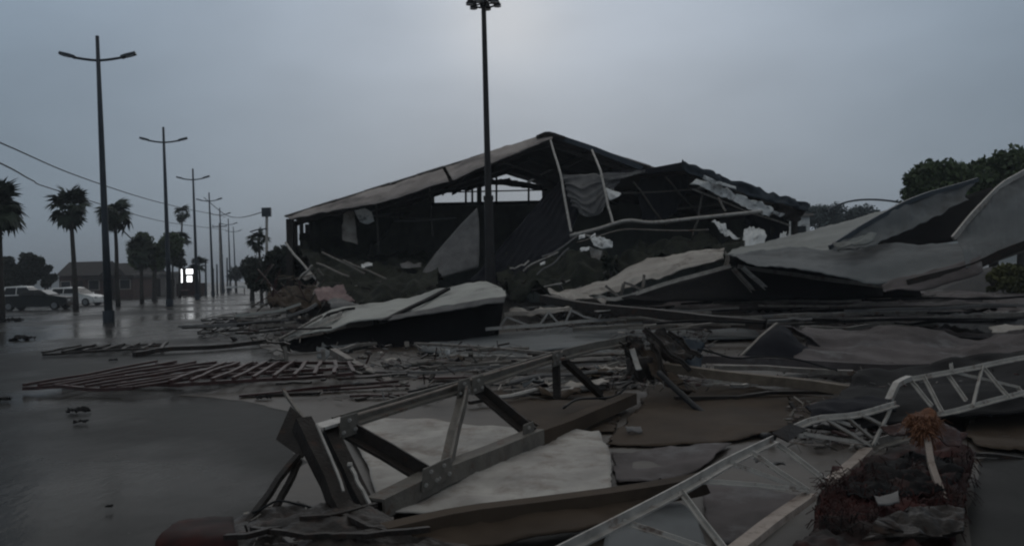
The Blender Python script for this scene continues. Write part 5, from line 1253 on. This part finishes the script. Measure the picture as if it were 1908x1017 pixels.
# red planks on the wet ground in front of the lean-to
rp_ = random.Random(5)
for k in range(16):
    u, v = rp_.uniform(520, 720), rp_.uniform(700, 748)
    if k > 10: u, v = rp_.uniform(700, 1010), rp_.uniform(675, 735)
    a = G(u, v); ang = rp_.uniform(-.25, .35); L = rp_.uniform(.5, 1.5)
    d_ = Vector((math.cos(ang), math.sin(ang), 0)) * L / 2
    z = Vector((0, 0, .03 + rp_.uniform(0, .1)))
    tag(bar('timber_plank', [a - d_ + z, a + d_ + z + Vector((0, 0, rp_.uniform(0, .05)))], rect(rp_.uniform(.07, .16), .03), rp_.choice([m_redbr, m_dark, m_redbr, m_red]), None, .03, 4),
        ('short ' if L < .85 else 'long ') + ['reddish', 'brown', 'dark'][k % 3] + ' splintered plank ' + (('left of' if u < 570 else ('under' if u < 660 else 'right of')) + ' the sloping brown beam, ' if k <= 10 else 'behind the near truss top chord, ') + ('nearer the camera' if v > 722 else 'farther back'), 'plank', 'reddish planks before the lean-to')
USED = set()
# loose bars scattered through the middle of the wreckage
ZN = ['by the foot of the near truss webs', 'in front of the black hollow of the lean-to', 'between the lattice girder and the long dark beam', 'on the folded mauve tarpaulins at right', 'beside the flat lattice frames at left', 'near the dark crumpled cladding', 'on the netting behind the pale tarpaulin', 'in the heap left of the pink cloth', 'near the long timber beam at right']
zone = [(960, 1120, 690, 740), (620, 960, 640, 690), (1000, 1300, 560, 610), (1300, 1900, 545, 610), (380, 560, 570, 640), (1060, 1180, 655, 700), (600, 800, 500, 560), (480, 620, 520, 570), (1400, 1900, 690, 740)]
for k in range(90):
    u0, u1, v0, v1 = zone[k % len(zone)]
    u, v = rp_.uniform(u0, u1), rp_.uniform(v0, v1)
    zz_ = rp_.uniform(.04, .18) if v > 620 else rp_.uniform(.3, .6)
    a = G(u, v, zz_)
    if a.y > 33: continue
    if a.y < 5: continue
    ang = rp_.gauss(.05, .35); L = rp_.uniform(.6, 2.6) * (a.y / 16) ** .5
    d_ = Vector((math.cos(ang), math.sin(ang), rp_.uniform(-.06, .06))) * L / 2
    nm, sec = rp_.choice([('angle bar', ell(.07, .07, .015)), ('flat bar', rect(.06, .04)), ('round rod', circ(.03, 6))])
    cn, mt = rp_.choice([('rust spotted', m_steel), ('dark', m_dark), ('pale grey', m_galv), ('dull grey', m_gcloth), ('brown', m_truss)])
    ln = 'short' if L < 1.2 else ('long' if L > 2.2 else 'medium length')
    for cn, mt in [(cn, mt), ('rust spotted', m_steel), ('dark', m_dark), ('pale grey', m_galv), ('dull grey', m_gcloth), ('brown', m_truss), ('black', m_black)]:
        lb = ln + ' ' + cn + ' ' + nm + ' ' + ZN[k % len(zone)]
        if lb not in USED: break
    USED.add(lb)
    tag(bar('loose_bar', [a - d_, a + d_], sec, mt, None, .08, 5), lb, 'bar', 'loose bars in the flattened wreckage')
for k in range(44):
    u, v = rp_.uniform(1180, 1980), rp_.uniform(548, 612)
    a = G(u, v, rp_.uniform(.3, .6))
    if not 10 < a.y < 33: continue
    ang = rp_.gauss(.0, .16); L = rp_.uniform(1.5, 5.5)
    d_ = Vector((math.cos(ang), math.sin(ang), rp_.uniform(-.03, .03))) * L / 2
    cn, mt = rp_.choice([('rust spotted', m_steel), ('black', m_black), ('dark', m_dark), ('dull grey', m_gcloth), ('mauve', m_purple), ('brown', m_truss)])
    ln = 'short' if L < 2.5 else ('long' if L > 4.2 else 'medium length')
    wh = 'left' if u < 1450 else ('middle' if u < 1700 else 'right')
    fr_w = 'far ' if v < 575 else 'near '
    for cn, mt in [(cn, mt), ('rust spotted', m_steel), ('black', m_black), ('dark', m_dark), ('dull grey', m_gcloth), ('mauve', m_purple), ('brown', m_truss)]:
        lb = ln + ' ' + cn + ' batten lying across the ' + fr_w + wh + ' part of the folded mauve tarpaulins'
        if lb not in USED: break
    USED.add(lb)
    tag(bar('loose_batten', [a - d_, a, a + d_], rect(rp_.uniform(.06, .2), rp_.uniform(.04, .09)), mt, None, .12, 7), lb, 'batten', 'battens across the mauve tarpaulins')
for k in range(46):
    u0, u1, v0, v1 = zone[k % 8]
    u, v = rp_.uniform(u0, u1), rp_.uniform(v0, v1)
    zz_ = rp_.uniform(.03, .12) if v > 620 else rp_.uniform(.2, .5)
    a = G(u, v, zz_)
    if a.y > 32: continue
    if a.y < 5: continue
    s = rp_.uniform(.15, .45) * (a.y / 16) ** .5
    CS, MS = rp_.choice([('mauve', m_purple), ('brown', m_brown), ('black', m_drape), ('grey', m_roof), ('cream', m_cream)])
    CS = ('small ' if s < .27 else 'large ') + CS
    tag(patch('torn_scrap', [[a + Vector((-s, s*.5, .05)), a + Vector((s, s*.7, .02))], [a + Vector((-s*.8, -s*.6, 0)), a + Vector((s*.9, -s*.5, .06))]], MS, None, 7, 6, s*.35, s*.7, .012, s*.2),
        CS + ' torn scrap of sheeting ' + ZN[k % 8], 'scrap', 'torn scraps in the flattened wreckage')
# small dark lumps floating in the open water
for k, (u, v, s, lab) in enumerate(((145, 766, .16, 'black crumpled plastic lying in the water below the reddish frame'), (150, 786, .09, 'small black scrap just below the crumpled plastic'), (5, 745, .12, 'dark lump at the left edge of the water'),
                          (203, 944, .03, 'tiny dark pebble in the near water'), (490, 741, .13, 'dark lump beside the tip of the overlapping lattice frame'), (210, 671, .10, 'small dark lump between the flat frames'), (20, 598, .5, 'dark strip of flotsam at the far left edge'), (40, 632, .4, 'thin dark flotsam in the water at the left'))):
    a = G(u, v, .03)
    tag(patch('flotsam', [[a + Vector((-s, s*.6, 0)), a + Vector((0, s*.7, s*.16)), a + Vector((s, s*.5, .01))], [a + Vector((-s*.8, -s*.5, .0)), a + Vector((0, -s*.5, s*.12)), a + Vector((s, -s*.4, 0))]], m_black, None, 12, 10, s*.3, s*.3, .006, s*.4), lab, 'flotsam')
# bent twigs and poles at the left corner of the pavilion
for k, (pts, m, lab) in enumerate((([P(532, 452, 33), P(560, 488, 32), P(597, 528, 31)], m_galv, 'long pale pole leaning at the left corner of the pavilion'),
                     ([P(592, 500, 30), P(604, 520, 30), P(606, 540, 30)], m_steel, 'short bent bar right of the long leaning pole'),
                     ([P(556, 520, 30), P(570, 508, 30), P(582, 494, 30)], m_galv, 'pale splintered batten crossing the long leaning pole'))):
    tag(bar('leaning_pole', pts, circ(.045, 6), m, None, .05, 6), lab, 'pole')
tag(patch('pale_scrap', [[P(560, 516, 30), P(578, 504, 30)], [P(566, 522, 29.8), P(588, 516, 29.8)]], m_sheet, None, 8, 5, .12, .3, .015, .08), 'pale torn scrap caught on the splintered batten', 'scrap')
tag(patch('brown_heap', [[P(500, 552, 29), P(545, 540, 29.5), P(590, 536, 30)], [P(496, 562, 27), P(540, 556, 27), P(600, 554, 27)], [P(505, 578, 25.5), P(545, 576, 25), P(600, 574, 25)]], m_brown, None, 40, 26, .3, .45, .03, .2), 'brown heap of torn sheeting left of the pink cloth', 'heap')
for k in range(26):
    u, v = rp_.uniform(490, 610), rp_.uniform(505, 570)
    a = P(u, v, rp_.uniform(25.5, 28)); a.z = max(a.z, .1)
    d_ = Vector((rp_.uniform(-1, 1), rp_.uniform(-.5, .5), rp_.uniform(-.6, .8))).normalized() * rp_.uniform(.2, .6)
    sm_ = rp_.choice([m_wood, m_steel, m_redbr, m_dark])
    tag(bar('splinter', [a - d_, a + d_], rect(.05, .03), sm_, None, .06, 3), '' + {m_wood: 'pale brown', m_steel: 'grey', m_redbr: 'reddish', m_dark: 'dark'}[sm_] + ' splinter in the ' + ('left' if u < 545 else 'right') + (' upper' if v < 538 else ' lower') + ' brown heap by the pavilion corner', 'splinter', 'splinters in the brown heap')
# slack wires trailing through the wreckage
for k, (pts, lab) in enumerate((([G(760, 730, .1), G(850, 712, .2), G(940, 722, .06), G(1020, 700, .1)], 'thin slack wire trailing behind the near truss top chord'),
        ([P(1180, 700, 10.4), P(1150, 735, 10), P(1090, 740, 9.9), P(1050, 760, 9.4)], 'thin wire hanging out of the dark crumpled cladding to the left'),
        ([P(1300, 650, 11.3), P(1380, 668, 11.2), P(1450, 664, 11.4), P(1560, 690, 10.8)], 'thin wire draped over the long flat mauve beam'),
        ([P(940, 555, 21), P(985, 575, 20.6), P(1040, 566, 21), P(1100, 582, 20.3)], 'thin wire tangled over the short lattice girder'),
        ([G(470, 955, .12), G(540, 930, .2), G(600, 955, .1), G(700, 1000, .12)], 'thin wire curling round the foot of the near truss'))):
    tag(bar('slack_wire', pts, circ(.008 if k in (4, 5) else .014, 5), m_cable, None, .06, 20, True), lab, 'wire')
# gritty litter too small to pick apart
V, Fc = [], []
for k in range(1500):
    u, v = rp_.uniform(480, 1908), 560 + 300 * rp_.random() ** 1.6
    a = G(u, v, .0)
    if a.y > 34 or a.y < 11 or (a.y < 14 and a.x < -2): continue
    s = rp_.uniform(.008, .03)
    an = rp_.uniform(0, 6.28)
    dx, dy = Vector((math.cos(an), math.sin(an), 0)) * s * rp_.uniform(1, 3), Vector((-math.sin(an), math.cos(an), 0)) * s
    b = len(V)
    V += [a - dx, a + dy, a + dx, a - dy, a + Vector((0, 0, s))]
    Fc += [(b, b+1, b+4), (b+1, b+2, b+4), (b+2, b+3, b+4), (b+3, b, b+4)]
o = mesh('grit_litter', V, Fc, m_dark); stuff(o)
o['label'] = 'fine dark grit and splinters strewn over the wet ground'

# splintered fine debris too small to pick apart, by colour
dz = [(960, 1180, 560, 612, 1.0), (495, 620, 545, 640, .8), (375, 560, 575, 632, .7), (600, 1010, 690, 748, .3), (1140, 1330, 612, 722, 1.0), (1470, 1760, 742, 835, .8), 
      (900, 1110, 520, 560, .3), (460, 720, 950, 1017, .9), (1300, 1900, 545, 612, 1.0), (600, 860, 520, 560, .15), (620, 960, 640, 690, .6), (1040, 1200, 545, 575, .6), (1600, 1900, 690, 770, .4)]
def debris(name, mat, n, label, seed):
    r = random.Random(seed); V, Fc = [], []
    wts = [(z[1] - z[0]) * (z[3] - z[2]) * z[4] for z in dz]
    for _ in range(n):
        u0, u1, v0, v1, w = r.choices(dz, wts)[0]
        u, v = r.uniform(u0, u1), r.uniform(v0, v1)
        a = G(u, v, r.uniform(.02, .3 if v < 720 else .1)) if v > 552 else P(u, v, r.uniform(27, 30))
        if not 4.3 < a.y < 34 or a.z < 0: continue
        k = (a.y / 16) ** .7
        L = r.uniform(.05, .38) * k; w_ = r.uniform(.006, .026) * k
        d = Vector((r.gauss(0, 1), r.gauss(0, .6), r.gauss(0, .28))).normalized() * L / 2
        if r.random() < .3: w_ *= 3.5; d *= .6
        sv, sf = sweep_geo([a - d, a + d], rect(w_, w_ * .4))
        b = len(V); V += sv; Fc += [tuple(i + b for i in f) for f in sf]
    o = stuff(mesh(name, V, Fc, mat)); o['label'] = label
debris('splintered_debris', m_dark, 1500, 'fine dark splinters strewn through the wreckage', 1)
debris('splintered_debris', m_truss, 1300, 'fine brown splinters strewn through the wreckage', 2)
debris('splintered_debris', m_gcloth, 900, 'fine grey scraps strewn through the wreckage', 3)
debris('splintered_debris', m_redbr, 700, 'fine reddish splinters strewn through the wreckage', 4)
debris('splintered_debris', m_cream, 260, 'fine pale scraps strewn through the wreckage', 5)

# damp air over the whole flooded ground
hz = bpy.data.materials.new('damp_air'); hz.use_nodes = True
N_, L_ = hz.node_tree.nodes, hz.node_tree.links
N_.clear()
ho = N_.new('ShaderNodeOutputMaterial'); hv = N_.new('ShaderNodeVolumePrincipled')
hv.inputs['Color'].default_value = (0.82, 0.86, 0.92, 1)
hv.inputs['Density'].default_value = 0.0009
L_.new(hv.outputs[0], ho.inputs['Volume'])
V, Fc = box_geo((-1250, -45, -1), (1250, 1450, 32))
stuff(mesh('haze', V, Fc, hz))
